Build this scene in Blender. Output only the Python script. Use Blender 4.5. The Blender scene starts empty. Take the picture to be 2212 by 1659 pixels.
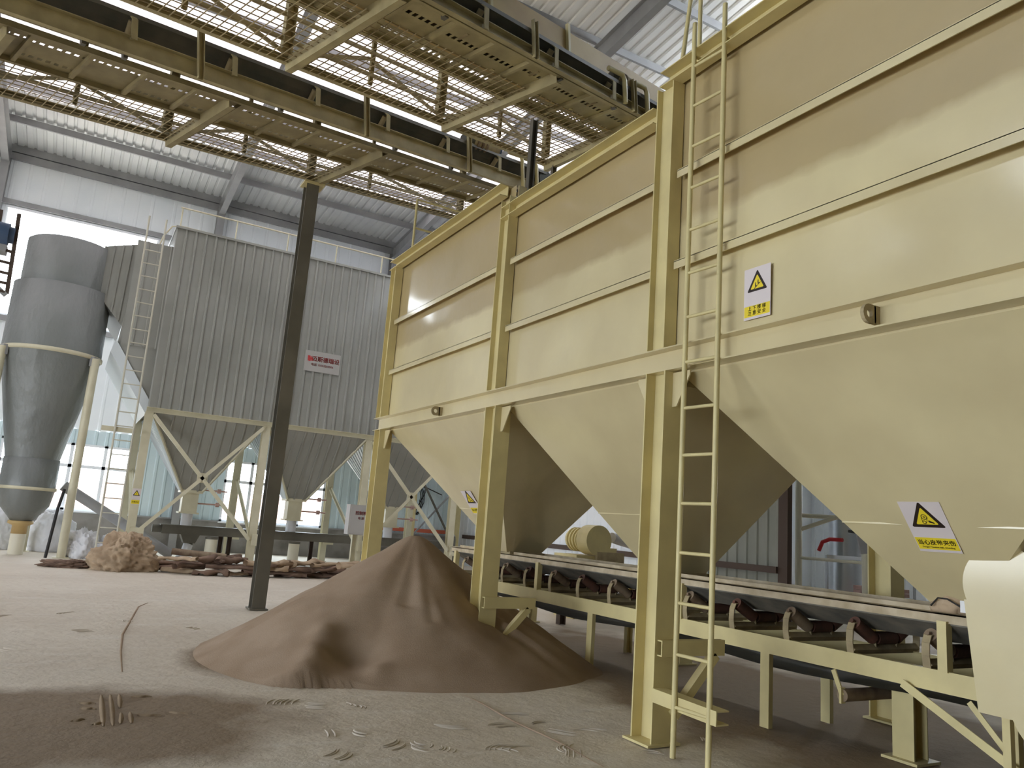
import bpy, math, random
from mathutils import Vector as V, Matrix, noise
random.seed(7)
SC = bpy.context.scene
COL = SC.collection
PI = math.pi

# ------------------------------------------------------------------ camera
cam_d = bpy.data.cameras.new('camera')
cam = bpy.data.objects.new('camera', cam_d); COL.objects.link(cam)
R_ = V((0.86403445, -0.49802163, 0.0736134)); U_ = V((-0.15432779, -0.12284077, 0.98035355)); F_ = V((0.47919454, 0.85841983, 0.18299724))
m = Matrix.Identity(4)
for i in range(3):
    m[i][0], m[i][1], m[i][2] = R_[i], U_[i], -F_[i]
m[0][3], m[1][3], m[2][3] = 0, 0, 1.55
cam.matrix_world = m
cam_d.sensor_width = 36; cam_d.lens = 36*1660/2212
cam_d.clip_end = 300; cam_d.clip_start = 0.05
SC.camera = cam

# ------------------------------------------------------------------ light
SC.view_settings.view_transform = 'Standard'; SC.view_settings.look = 'None'
SC.view_settings.gamma = 1; SC.view_settings.use_curve_mapping = False
SC.view_settings.exposure = 0.6
SC.cycles.use_denoising = True
SC.cycles.max_bounces = 10; SC.cycles.diffuse_bounces = 6; SC.cycles.glossy_bounces = 4
SC.cycles.transparent_max_bounces = 16; SC.cycles.caustics_reflective = False; SC.cycles.caustics_refractive = False
SC.cycles.sample_clamp_indirect = 6
w = bpy.data.worlds.new('daylight'); SC.world = w; w.use_nodes = True
bg = w.node_tree.nodes['Background']; bg.inputs[0].default_value = (0.86, 0.93, 1.0, 1); bg.inputs[1].default_value = 9.0

def portal(name, loc, rot, sx, sy):
    l = bpy.data.lights.new(name, 'AREA'); l.shape = 'RECTANGLE'; l.size = sx; l.size_y = sy
    l.cycles.is_portal = True
    o = bpy.data.objects.new(name, l); COL.objects.link(o); o.location = loc; o.rotation_euler = rot
    return o

# ------------------------------------------------------------------ materials
def srgb(r, g, b):
    f = lambda c: ((c/255+0.055)/1.055)**2.4 if c/255 > 0.04045 else c/255/12.92
    return (f(r), f(g), f(b), 1)
MATS = {}
def mat(name, col, rough=0.6, metal=0.0, col2=None, nscale=3.0, lo=0.35, hi=0.65, bump=0.0, bscale=20.0, bdist=0.02, coat=0.0, stretch=(1, 1, 1), detail=4, spec=0.5):
    m = bpy.data.materials.new(name); m.use_nodes = True; MATS[name] = m
    nt = m.node_tree; b = nt.nodes['Principled BSDF']
    b.inputs['Base Color'].default_value = col; b.inputs['Roughness'].default_value = rough; b.inputs['Metallic'].default_value = metal
    b.inputs['Coat Weight'].default_value = coat; b.inputs['Coat Roughness'].default_value = 0.12
    b.inputs['Specular IOR Level'].default_value = spec
    if col2 or bump:
        g = nt.nodes.new('ShaderNodeNewGeometry'); mp = nt.nodes.new('ShaderNodeMapping'); mp.inputs['Scale'].default_value = stretch
        nt.links.new(g.outputs['Position'], mp.inputs['Vector'])
    if col2:
        n = nt.nodes.new('ShaderNodeTexNoise'); n.inputs['Scale'].default_value = nscale; n.inputs['Detail'].default_value = detail
        nt.links.new(mp.outputs[0], n.inputs['Vector'])
        r = nt.nodes.new('ShaderNodeMapRange'); r.inputs['From Min'].default_value = lo; r.inputs['From Max'].default_value = hi
        nt.links.new(n.outputs['Fac'], r.inputs['Value'])
        mx = nt.nodes.new('ShaderNodeMix'); mx.data_type = 'RGBA'
        mx.inputs['A'].default_value = col; mx.inputs['B'].default_value = col2
        nt.links.new(r.outputs[0], mx.inputs['Factor']); nt.links.new(mx.outputs['Result'], b.inputs['Base Color'])
    if bump:
        n2 = nt.nodes.new('ShaderNodeTexNoise'); n2.inputs['Scale'].default_value = bscale; n2.inputs['Detail'].default_value = 5
        nt.links.new(mp.outputs[0], n2.inputs['Vector'])
        bp = nt.nodes.new('ShaderNodeBump'); bp.inputs['Strength'].default_value = bump; bp.inputs['Distance'].default_value = bdist
        nt.links.new(n2.outputs['Fac'], bp.inputs['Height']); nt.links.new(bp.outputs[0], b.inputs['Normal'])
    return m
CREAM = mat('cream_paint', srgb(220, 207, 163), 0.36, col2=srgb(205, 191, 150), nscale=0.9, bump=0.5, bscale=1.3, bdist=0.05, coat=0.75)
CREAM2 = mat('cream_paint_steel', srgb(218, 204, 150), 0.45, col2=srgb(204, 190, 140), nscale=3)
def plate_mat():
    # upper course of plates is browner and also darkened to paint in upper-bin shade; the joint runs level at 4.24 m with a ragged dusty edge
    m = CREAM.copy(); m.name = 'cream_paint_plates'; nt = m.node_tree; b = nt.nodes['Principled BSDF']; N = nt.nodes.new; L = nt.links.new
    src = b.inputs['Base Color'].links[0].from_socket; g = N('ShaderNodeNewGeometry'); sp = N('ShaderNodeSeparateXYZ'); L(g.outputs['Position'], sp.inputs[0])
    n = N('ShaderNodeTexNoise'); n.inputs['Scale'].default_value = 3.0; n.inputs['Detail'].default_value = 6; L(g.outputs['Position'], n.inputs['Vector'])
    a = N('ShaderNodeMath'); a.operation = 'MULTIPLY_ADD'; a.inputs[1].default_value = 0.16; L(n.outputs['Fac'], a.inputs[0]); L(sp.outputs['Z'], a.inputs[2])
    r = N('ShaderNodeMapRange'); r.inputs['From Min'].default_value = 4.27; r.inputs['From Max'].default_value = 4.36; L(a.outputs[0], r.inputs['Value'])
    x = N('ShaderNodeMix'); x.data_type = 'RGBA'; L(r.outputs[0], x.inputs['Factor']); L(src, x.inputs['A'])
    n2 = N('ShaderNodeTexNoise'); n2.inputs['Scale'].default_value = 0.8; n2.inputs['Detail'].default_value = 5; L(g.outputs['Position'], n2.inputs['Vector'])
    y = N('ShaderNodeMix'); y.data_type = 'RGBA'; y.inputs['A'].default_value = srgb(192, 173, 130); y.inputs['B'].default_value = srgb(172, 154, 114); L(n2.outputs['Fac'], y.inputs['Factor'])
    L(y.outputs['Result'], x.inputs['B']); L(x.outputs['Result'], b.inputs['Base Color']); return m
CREAMP = plate_mat()
DUSTY = mat('dusty_cream_steel', srgb(180, 164, 128), 0.75, col2=srgb(150, 135, 105), nscale=6)
PLANK = mat('dust_covered_steel', srgb(204, 190, 164), 0.9, col2=srgb(178, 162, 134), nscale=7)
PANELY = mat('tan_sheet', srgb(205, 178, 122), 0.55, col2=srgb(190, 160, 110), nscale=1.5)
DARKST = mat('dark_grey_steel', srgb(106, 101, 90), 0.5, col2=srgb(92, 88, 78), nscale=2)
GREYST = mat('grey_primer_steel', srgb(165, 165, 166), 0.55, col2=srgb(150, 150, 152), nscale=1.5)
ROOFS = mat('roof_sheet', srgb(216, 217, 217), 0.5, col2=srgb(205, 206, 208), nscale=1.0)
WALLS = mat('wall_sheet', srgb(246, 249, 252), 0.5, col2=srgb(238, 243, 248), nscale=0.8)
WALLB = mat('wall_sheet_blue', srgb(216, 232, 237), 0.5, col2=srgb(206, 224, 231), nscale=0.8)
PARTW = mat('partition_sheet', srgb(150, 153, 144), 0.5, col2=srgb(138, 141, 132), nscale=1.2)
DIMW = mat('dimmed_sheet', srgb(88, 90, 90), 0.7)  # unseen walls and front roof, coloured dark to cut bounced fill light
GALM = mat('shaded_cream_steel', srgb(158, 145, 108), 0.6, col2=srgb(138, 126, 94), nscale=4)  # gallery cream darkened: underside shade is put into the colour
GAL2 = mat('shaded_cream_gallery_steel', srgb(184, 172, 132), 0.6, col2=srgb(164, 152, 116), nscale=4)  # same cream for the nearer gallery, with a lighter shade painted in
ROOF2 = mat('ridge_roof_sheet', srgb(244, 242, 238), 0.45)
CLAD = mat('collector_cladding', srgb(160, 160, 154), 0.42, col2=srgb(148, 148, 142), nscale=0.7, coat=0.2)
CLADW = mat('cladding_underside', srgb(215, 222, 226), 0.4)
CYCL = mat('cyclone_cladding', srgb(130, 133, 132), 0.42, col2=srgb(120, 123, 122), nscale=0.9, bump=0.6, bscale=1.2, bdist=0.25, stretch=(1, 1, .6))
PLAST = mat('plaster', srgb(150, 146, 142), 0.9, col2=srgb(112, 108, 104), nscale=1.6, lo=0.45, hi=0.75, bump=0.3, bscale=8)
RUBBER = mat('belt_rubber', srgb(66, 68, 64), 0.7, col2=srgb(88, 84, 76), nscale=3)
RUBDUST = mat('dusty_belt_rubber', srgb(128, 122, 110), 0.8, col2=srgb(92, 90, 84), nscale=4)
RUST = mat('rusty_roller', srgb(112, 72, 58), 0.7, col2=srgb(84, 60, 50), nscale=8)
TANR = mat('dusty_roller', srgb(150, 132, 108), 0.8, col2=srgb(118, 96, 78), nscale=8)
DUSTF = mat('floor_dust', srgb(200, 190, 176), 0.95, spec=0.2)
RUTM = mat('rut_brown', srgb(140, 122, 100), 0.95, col2=srgb(150, 132, 110), nscale=5, bump=0.4, bscale=60, bdist=0.006, spec=0.2)  # ridge colour matched to the brown floor patch at lower left
SAND = mat('sand', srgb(162, 142, 122), 0.95, col2=srgb(148, 127, 106), nscale=2.2, bump=0.5, bscale=90, bdist=0.006, spec=0.2)
WHITEP = mat('white_plastic', srgb(235, 236, 238), 0.5)
CREAM3 = mat('hazed_cream_steel', srgb(214, 208, 182), 0.5, col2=srgb(204, 197, 170), nscale=3)  # cream for distant steel, haze and flare mixed into the colour
LADG = mat('grey_cream_steel', srgb(196, 192, 176), 0.5)
PALEP = mat('pale_pipe', srgb(226, 220, 200), 0.5)
BROWNC = mat('brown_cloth', srgb(136, 112, 96), 0.9, col2=srgb(108, 88, 76), nscale=3, bump=0.4, bscale=12, bdist=0.02, spec=0.2)
TANC = mat('tan_cloth', srgb(190, 168, 142), 0.9, col2=srgb(160, 138, 114), nscale=3, bump=0.5, bscale=9, bdist=0.03, spec=0.2)
WHITEC = mat('white_woven_sack', srgb(222, 222, 226), 0.7, bump=0.5, bscale=7, bdist=0.03)
BLACKM = mat('black_rubber', srgb(28, 26, 26), 0.6)
MUTED = mat('faded_pink_paint', srgb(196, 160, 150), 0.6)
ORANGE = mat('orange_paint', srgb(205, 106, 78), 0.6)
MAROON = mat('maroon_paint', srgb(120, 66, 62), 0.6)
REDM = mat('red_hose', srgb(190, 40, 44), 0.5)
BLUEM = mat('blue_motor', srgb(70, 90, 120), 0.5)
SILVER = mat('galvanised_metal', srgb(190, 192, 196), 0.3, metal=0.9)
BRICK = mat('brick', srgb(206, 172, 164), 0.9, col2=srgb(190, 150, 140), nscale=5)
YELLOW = mat('sign_yellow', srgb(236, 212, 50), 0.5)
SIGNW = mat('sign_white', srgb(222, 212, 212), 0.45)
SIGNB = mat('sign_black', srgb(38, 26, 20), 0.5)
SIGNR = mat('sign_red', srgb(186, 60, 60), 0.5)
SIGNG = mat('sign_grey', srgb(176, 172, 168), 0.5)
FRAMEW = mat('window_frame_white', srgb(240, 243, 248), 0.4)
BRONZE = mat('brown_steel', srgb(82, 66, 56), 0.6)
YARD = mat('yard_concrete', srgb(200, 198, 192), 0.9)

def glass_mat():
    m = bpy.data.materials.new('window_glass'); m.use_nodes = True; nt = m.node_tree
    nt.nodes.remove(nt.nodes['Principled BSDF']); out = nt.nodes['Material Output']
    t = nt.nodes.new('ShaderNodeBsdfTransparent'); t.inputs[0].default_value = (0.93, 0.96, 0.97, 1)
    g = nt.nodes.new('ShaderNodeBsdfGlossy'); g.inputs['Roughness'].default_value = 0.03
    x = nt.nodes.new('ShaderNodeMixShader'); x.inputs[0].default_value = 0.06
    nt.links.new(t.outputs[0], x.inputs[1]); nt.links.new(g.outputs[0], x.inputs[2]); nt.links.new(x.outputs[0], out.inputs[0])
    return m
GLASS = glass_mat()
def frp_mat():
    m = bpy.data.materials.new('translucent_roof_sheet'); m.use_nodes = True; nt = m.node_tree
    nt.nodes.remove(nt.nodes['Principled BSDF']); out = nt.nodes['Material Output']
    t = nt.nodes.new('ShaderNodeBsdfTranslucent'); t.inputs[0].default_value = srgb(128, 119, 117)
    g = nt.nodes.new('ShaderNodeBsdfDiffuse'); g.inputs[0].default_value = srgb(215, 212, 210)
    x = nt.nodes.new('ShaderNodeMixShader'); x.inputs[0].default_value = 0.3
    nt.links.new(t.outputs[0], x.inputs[1]); nt.links.new(g.outputs[0], x.inputs[2]); nt.links.new(x.outputs[0], out.inputs[0])
    return m
FRP = frp_mat()
def floor_mat():
    m = bpy.data.materials.new('dusty_concrete'); m.use_nodes = True; nt = m.node_tree; b = nt.nodes['Principled BSDF']
    N = nt.nodes.new; L = nt.links.new
    b.inputs['Roughness'].default_value = 0.7; b.inputs['Specular IOR Level'].default_value = 0.35
    g = N('ShaderNodeNewGeometry')
    n1 = N('ShaderNodeTexNoise'); n1.inputs['Scale'].default_value = 0.55; n1.inputs['Detail'].default_value = 6; L(g.outputs['Position'], n1.inputs['Vector'])
    n2 = N('ShaderNodeTexNoise'); n2.inputs['Scale'].default_value = 5.0; n2.inputs['Detail'].default_value = 8; n2.inputs['Roughness'].default_value = 0.65; L(g.outputs['Position'], n2.inputs['Vector'])
    mp = N('ShaderNodeMapping'); mp.inputs['Rotation'].default_value = (0, 0, 0.45); mp.inputs['Scale'].default_value = (0.5, 3.4, 1); L(g.outputs['Position'], mp.inputs['Vector'])
    n3 = N('ShaderNodeTexNoise'); n3.inputs['Scale'].default_value = 1.6; n3.inputs['Detail'].default_value = 6; L(mp.outputs[0], n3.inputs['Vector'])
    r1 = N('ShaderNodeMapRange'); r1.inputs['From Min'].default_value = 0.35; r1.inputs['From Max'].default_value = 0.7; L(n1.outputs['Fac'], r1.inputs['Value'])
    c1 = N('ShaderNodeMix'); c1.data_type = 'RGBA'; c1.inputs['A'].default_value = srgb(216, 207, 192); c1.inputs['B'].default_value = srgb(204, 193, 177); L(r1.outputs[0], c1.inputs['Factor'])
    r3 = N('ShaderNodeMapRange'); r3.inputs['From Min'].default_value = 0.56; r3.inputs['From Max'].default_value = 0.72; r3.inputs['To Max'].default_value = 0.55; L(n3.outputs['Fac'], r3.inputs['Value'])
    c2 = N('ShaderNodeMix'); c2.data_type = 'RGBA'; c2.inputs['B'].default_value = srgb(224, 219, 210); L(c1.outputs['Result'], c2.inputs['A']); L(r3.outputs[0], c2.inputs['Factor'])
    r2 = N('ShaderNodeMapRange'); r2.inputs['From Min'].default_value = 0.58; r2.inputs['From Max'].default_value = 0.72; r2.inputs['To Max'].default_value = 0.5; L(n2.outputs['Fac'], r2.inputs['Value'])
    c3 = N('ShaderNodeMix'); c3.data_type = 'RGBA'; c3.inputs['B'].default_value = srgb(184, 168, 148); L(c2.outputs['Result'], c3.inputs['A']); L(r2.outputs[0], c3.inputs['Factor'])
    # brown patches: one at lower left, spilled sand by the heap foot, one under the bins
    sx = N('ShaderNodeSeparateXYZ'); L(g.outputs['Position'], sx.inputs[0])
    nb = N('ShaderNodeTexNoise'); nb.inputs['Scale'].default_value = 1.4; nb.inputs['Detail'].default_value = 5; L(g.outputs['Position'], nb.inputs['Vector'])
    def math_(op, a, b_=None):
        q = N('ShaderNodeMath'); q.operation = op
        for i, v in enumerate((a, b_)):
            if v is None: continue
            if isinstance(v, (int, float)): q.inputs[i].default_value = v
            else: L(v, q.inputs[i])
        return q.outputs[0]
    dx = math_('DIVIDE', math_('SUBTRACT', sx.outputs['X'], -0.4), 2.2); dy = math_('DIVIDE', math_('SUBTRACT', sx.outputs['Y'], 6.35), 1.2)
    rr = math_('SQRT', math_('ADD', math_('MULTIPLY', dx, dx), math_('MULTIPLY', dy, dy)))
    rr = math_('ADD', rr, math_('MULTIPLY', math_('SUBTRACT', nb.outputs['Fac'], 0.5), 0.7))
    dx2 = math_('DIVIDE', math_('SUBTRACT', sx.outputs['X'], 2.0), 0.75); dy2 = math_('DIVIDE', math_('SUBTRACT', sx.outputs['Y'], 8.6), 1.0)
    rr2 = math_('SQRT', math_('ADD', math_('MULTIPLY', dx2, dx2), math_('MULTIPLY', dy2, dy2)))
    rr2 = math_('ADD', rr2, math_('MULTIPLY', math_('SUBTRACT', nb.outputs['Fac'], 0.5), 0.4))
    dx3 = math_('DIVIDE', math_('SUBTRACT', sx.outputs['X'], 6.6), 1.9); dy3 = math_('DIVIDE', math_('SUBTRACT', sx.outputs['Y'], 5.5), 6.0)  # under the bins: shade painted into the floor colour along with dust
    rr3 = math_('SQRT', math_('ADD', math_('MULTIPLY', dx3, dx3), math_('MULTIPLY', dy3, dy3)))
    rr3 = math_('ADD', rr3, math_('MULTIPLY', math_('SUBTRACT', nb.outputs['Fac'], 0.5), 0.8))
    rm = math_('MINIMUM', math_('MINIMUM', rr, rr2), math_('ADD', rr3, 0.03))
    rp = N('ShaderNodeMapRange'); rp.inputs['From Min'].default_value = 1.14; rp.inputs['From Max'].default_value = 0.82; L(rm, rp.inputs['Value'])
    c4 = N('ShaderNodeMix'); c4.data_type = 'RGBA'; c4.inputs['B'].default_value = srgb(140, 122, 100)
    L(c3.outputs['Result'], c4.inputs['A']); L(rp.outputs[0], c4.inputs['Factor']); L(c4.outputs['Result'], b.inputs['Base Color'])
    ad = math_('ADD', math_('MULTIPLY', n2.outputs['Fac'], 1.0), math_('MULTIPLY', n3.outputs['Fac'], 0.8))
    bp = N('ShaderNodeBump'); bp.inputs['Strength'].default_value = 0.8; bp.inputs['Distance'].default_value = 0.03; L(ad, bp.inputs['Height']); L(bp.outputs[0], b.inputs['Normal'])
    return m
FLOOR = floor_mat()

# ------------------------------------------------------------------ mesh helpers
class MB:
    def __init__(s): s.v = []; s.f = []; s.sm = []
    def add(s, vs, fs, smooth=False):
        k = len(s.v); s.v += [tuple(p) for p in vs]; s.f += [tuple(i+k for i in f) for f in fs]; s.sm += [smooth]*len(fs); return s
    def box(s, a, b):
        (x0, y0, z0), (x1, y1, z1) = a, b
        x0, x1 = min(x0, x1), max(x0, x1); y0, y1 = min(y0, y1), max(y0, y1); z0, z1 = min(z0, z1), max(z0, z1)
        vs = [(x0,y0,z0),(x1,y0,z0),(x1,y1,z0),(x0,y1,z0),(x0,y0,z1),(x1,y0,z1),(x1,y1,z1),(x0,y1,z1)]
        return s.add(vs, [(0,3,2,1),(4,5,6,7),(0,1,5,4),(1,2,6,5),(2,3,7,6),(3,0,4,7)])
    def bar(s, p0, p1, w, h, up=(0, 0, 1), du=0.0, dw=0.0):
        # rectangular bar; w across, h along up; du, dw shift the section
        p0 = V(p0); p1 = V(p1); d = (p1-p0).normalized(); up = V(up); sd = d.cross(up)
        if sd.length < 1e-5: sd = d.cross(V((1, 0, 0)))
        sd.normalize(); u = sd.cross(d).normalized(); vs = []
        for p in (p0, p1):
            for a, b in ((-1,-1),(1,-1),(1,1),(-1,1)): vs.append(p + sd*(a*w/2+dw) + u*(b*h/2+du))
        return s.add(vs, [(3,2,1,0),(4,5,6,7),(0,1,5,4),(1,2,6,5),(2,3,7,6),(3,0,4,7)])
    def hsec(s, p0, p1, w, h, t=0.012, up=(0, 0, 1)):
        # H section: flanges of width w lie at +-h/2 along up
        s.bar(p0, p1, w, t, up, du=h/2-t/2); s.bar(p0, p1, w, t, up, du=-h/2+t/2); s.bar(p0, p1, t, h-2*t, up); return s
    def chan(s, p0, p1, w, h, t=0.01, up=(0, 0, 1), side=1):
        # channel: web of height h on one side, flanges of width w
        s.bar(p0, p1, t, h, up, dw=side*(w/2-t/2)); s.bar(p0, p1, w-t, t, up, du=h/2-t/2, dw=-side*t/2); s.bar(p0, p1, w-t, t, up, du=-h/2+t/2, dw=-side*t/2); return s
    def ang(s, p0, p1, w, t=0.008, up=(0, 0, 1), side=1):
        s.bar(p0, p1, t, w, up, dw=side*(w/2-t/2)); s.bar(p0, p1, w-t, t, up, du=-w/2+t/2, dw=-side*t/2); return s
    def cyl(s, p0, p1, r0, r1=None, n=20, caps=True):
        r1 = r0 if r1 is None else r1; p0 = V(p0); p1 = V(p1); d = (p1-p0).normalized()
        a = d.orthogonal().normalized(); b = d.cross(a); vs = []
        for p, r in ((p0, r0), (p1, r1)):
            for i in range(n): th = 2*PI*i/n; vs.append(p + a*(r*math.cos(th)) + b*(r*math.sin(th)))
        s.add(vs, [(i, (i+1) % n, n+(i+1) % n, n+i) for i in range(n)], True)
        if caps: s.add(vs, [tuple(range(n-1, -1, -1)), tuple(range(n, 2*n))])
        return s
    def tube(s, pts, r, n=8, caps=True):
        pts = [V(p) for p in pts]; rs = r if isinstance(r, (list, tuple)) else [r]*len(pts); vs = []; a = None
        for i, p in enumerate(pts):
            d = (pts[min(i+1, len(pts)-1)] - pts[max(i-1, 0)]).normalized()
            a = d.orthogonal().normalized() if a is None else (a - d*a.dot(d)).normalized()
            b = d.cross(a)
            for k in range(n): th = 2*PI*k/n; vs.append(p + a*(rs[i]*math.cos(th)) + b*(rs[i]*math.sin(th)))
        fs = [(i*n+k, i*n+(k+1) % n, (i+1)*n+(k+1) % n, (i+1)*n+k) for i in range(len(pts)-1) for k in range(n)]
        s.add(vs, fs, True)
        if caps: s.add(vs, [tuple(range(n-1, -1, -1)), tuple((len(pts)-1)*n+k for k in range(n))])
        return s
    def lathe(s, c, prof, n=40, sq=1.0):
        vs = []
        for r, z in prof:
            for i in range(n): th = 2*PI*i/n; vs.append((c[0]+r*math.cos(th), c[1]+r*math.sin(th)*sq, z))
        s.add(vs, [(j*n+i, j*n+(i+1) % n, (j+1)*n+(i+1) % n, (j+1)*n+i) for j in range(len(prof)-1) for i in range(n)], True)
        return s
    def prism(s, pts, d):
        # planar polygon pts (3D) extruded by vector d
        n = len(pts); d = V(d); vs = [V(p) for p in pts] + [V(p)+d for p in pts]
        return s.add(vs, [tuple(range(n-1, -1, -1)), tuple(range(n, 2*n))] + [(i, (i+1) % n, n+(i+1) % n, n+i) for i in range(n)])
    def corr(s, o, u, L, vdir, H, nrm, pitch=0.3, rib=0.06, depth=0.03, th=0.0):
        # trapezoid ribbed sheet: ribs run along vdir, repeat along u
        o = V(o); u = V(u).normalized(); vd = V(vdir).normalized(); nrm = V(nrm).normalized(); prof = []; x = 0.0
        while x < L-1e-6:
            for a, d in ((0, 0), (pitch-rib*2, 0), (pitch-rib*1.5, depth), (pitch-rib*0.5, depth)):
                if x+a < L: prof.append((x+a, d))
            x += pitch
        prof.append((L, 0)); vs = []
        for a, d in prof: vs += [o+u*a+nrm*d, o+u*a+nrm*d+vd*H]
        return s.add(vs, [(2*i, 2*i+2, 2*i+3, 2*i+1) for i in range(len(prof)-1)])
    def build(s, name, material, parent=None, origin=None, label=None):
        me = bpy.data.meshes.new(name)
        if origin is None:
            if parent is not None: origin = V(parent['org'])
            else:
                xs, ys, zs = zip(*s.v); origin = V(((min(xs)+max(xs))/2, (min(ys)+max(ys))/2, min(zs)))
        origin = V(origin)
        me.from_pydata([tuple(V(p)-origin) for p in s.v], [], s.f); me.update()
        me.polygons.foreach_set('use_smooth', s.sm)
        me.materials.append(material)
        o = bpy.data.objects.new(name, me); COL.objects.link(o)
        if parent is not None:
            root = parent; o.parent = parent; o['org'] = tuple(V(parent['org'])); o.location = (0, 0, 0)
            if (origin - V(parent['org'])).length > 1e-6: o.location = origin - V(parent['org']); o['org'] = tuple(origin)
        else:
            o.location = origin; o['org'] = tuple(origin)
        if label: o['label'] = label
        return o

def tag(o, label, cat, group=None, kind=None):
    o['label'] = label; o['category'] = cat
    if group: o['group'] = group
    if kind: o['kind'] = kind
    return o
def thing(name, label, cat, loc, group=None):
    o = bpy.data.objects.new(name, None); COL.objects.link(o); o.empty_display_size = 0.2
    o.location = loc; o['org'] = tuple(loc); return tag(o, label, cat, group)
def struct(o): o['kind'] = 'structure'; return o
def dup(root, delta, label=None):
    def cp(o, parent):
        c = o.copy(); COL.objects.link(c)
        if parent is not None: c.parent = parent
        for ch in [x for x in list(bpy.data.objects) if x.parent == o]: cp(ch, c)
        return c
    r = cp(root, None); r.location = V(root.location) + V(delta)
    if label: r['label'] = label
    return r
def text_mesh(txt, size):
    cu = bpy.data.curves.new('t', 'FONT'); cu.body = txt; cu.size = size; cu.align_x = 'CENTER'; cu.align_y = 'CENTER'; cu.resolution_u = 3
    o = bpy.data.objects.new('t', cu); COL.objects.link(o); bpy.context.view_layer.update()
    ev = o.evaluated_get(bpy.context.evaluated_depsgraph_get()); me = ev.to_mesh()
    vs = [tuple(v.co) for v in me.vertices]; fs = [tuple(p.vertices) for p in me.polygons]
    ev.to_mesh_clear(); bpy.data.objects.remove(o); bpy.data.curves.remove(cu)
    return vs, fs
class Plane:
    """local sheet: centre, right, up, outward normal"""
    def __init__(s, c, rt, up): s.c = V(c); s.r = V(rt).normalized(); s.u = V(up).normalized(); s.n = s.r.cross(s.u).normalized()
    def P(s, x, y, d=0.0): return s.c + s.r*x + s.u*y + s.n*d
    def poly(s, mb, pts, d0, d1): return mb.prism([s.P(x, y, d0) for x, y in pts], s.n*(d1-d0))
    def text(s, mb, txt, size, x, y, d, sx=1.0, bold=0.0):
        vs, fs = text_mesh(txt, size)
        for ox, oy in ([(0, 0)] if not bold else [(-bold, 0), (bold, 0), (0, bold), (0, -bold)]):
            mb.add([s.P(x+vx*sx+ox, y+vy+oy, d) for vx, vy, vz in vs], fs)

# =================================================================== SETTING
XL, XR, YF, YB, EAVE, RIDGE_Y = -16.0, 13.5, -12.0, 28.0, 12.3, 8.0
def zr(y): return EAVE + 0.1*((YB-y) if y > RIDGE_Y else (YB-RIDGE_Y)-(RIDGE_Y-y))
# floor: fine grid near camera, plain elsewhere
mb = MB()
xs = [-30, -16] + [-4+0.25*i for i in range(49)] + [13.5, 40]; ys = [-20, 0] + [2+0.25*i for i in range(50)] + [20, 28.0, 60]
for y in ys:
    for x in xs:
        z = 0.0
        if -4 < x < 8 and 2 < y < 14: z = -0.012*(0.5+0.5*noise.noise(V((x*1.3, y*1.3, 0))))
        mb.v.append((x, y, z))
for j in range(len(ys)-1):
    for i in range(len(xs)-1):
        k = j*len(xs)+i; mb.f.append((k, k+1, k+1+len(xs), k+len(xs))); mb.sm.append(True)
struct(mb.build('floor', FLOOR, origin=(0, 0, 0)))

# back wall with openings (x0,x1,z0,z1)
OPEN = [(-1.95, 1.85, 1.06, 3.15), (4.62, 8.15, 1.02, 3.1), (-2.95, 1.35, 6.9, 10.28)]
def wall_with_holes(fix, lo, hi, z0, z1, holes, axis, nrm, rib_n=0.03, pitch=0.32, zfun=None):
    """ribbed wall in MB; axis 'x' -> runs along X at y=fix; holes (a0,a1,z0,z1)"""
    mb = MB(); cuts = sorted({lo, hi} | {c for h in holes for c in h[:2]})
    for a, b in zip(cuts, cuts[1:]):
        segs = [(z0, z1)]
        for h in holes:
            if h[0] <= a+1e-6 and h[1] >= b-1e-6:
                ns = []
                for s0, s1 in segs:
                    if h[2] > s0: ns.append((s0, min(s1, h[2])))
                    if h[3] < s1: ns.append((max(s0, h[3]), s1))
                    if h[2] <= s0 and h[3] >= s1: pass
                segs = [q for q in ns if q[1]-q[0] > 1e-3]
        for s0, s1 in segs:
            o = (a, fix, s0) if axis == 'x' else (fix, a, s0); u = (1, 0, 0) if axis == 'x' else (0, 1, 0)
            mb.corr(o, u, b-a, (0, 0, 1), s1-s0, nrm, pitch=pitch, depth=rib_n)
    return mb
struct(wall_with_holes(YB, XL, XR, 1.0, 3.6, [OPEN[0], OPEN[1]], 'x', (0, -1, 0)).build('wall_back_lower', WALLB))
struct(wall_with_holes(YB, XL, XR, 3.6, 12.4, [OPEN[2]], 'x', (0, -1, 0), rib_n=0.014, pitch=0.45).build('wall_back', WALLS))
struct(MB().box((XL, YB-0.12, 0), (XR, YB+0.1, 1.0)).build('trim_1', PLAST))
struct(MB().box((XL, YB-0.16, 1.0), (-1.95, YB+0.12, 1.04)).box((1.85, YB-0.16, 1.0), (4.62, YB+0.12, 1.04)).box((8.15, YB-0.16, 1.0), (XR, YB+0.12, 1.04)).build('trim_2', GREYST))
# right wall with a doorway near Y 8..11.6
struct(wall_with_holes(XR, 15.0, YB, 0.0, 13.0, [], 'y', (-1, 0, 0), pitch=0.34).build('wall_right', WALLS))
struct(wall_with_holes(XR, YF, 15.0, 0.0, 13.0, [(7.2, 11.62, 0.0, 4.4)], 'y', (-1, 0, 0), pitch=0.30).build('wall_right_partition', PARTW))
struct(MB().box((XR-0.06, 11.55, 0), (XR+0.08, 11.8, 4.5)).box((XR-0.06, 7.0, 0), (XR+0.08, 7.2, 4.5)).box((XR-0.06, 7.0, 4.4), (XR+0.08, 11.8, 4.6)).build('trim_3', BRONZE))
struct(MB().box((XR-0.12, 11.8, 1.0), (XR-0.02, 27.0, 1.14)).build('trim_4', BRONZE))
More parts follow.
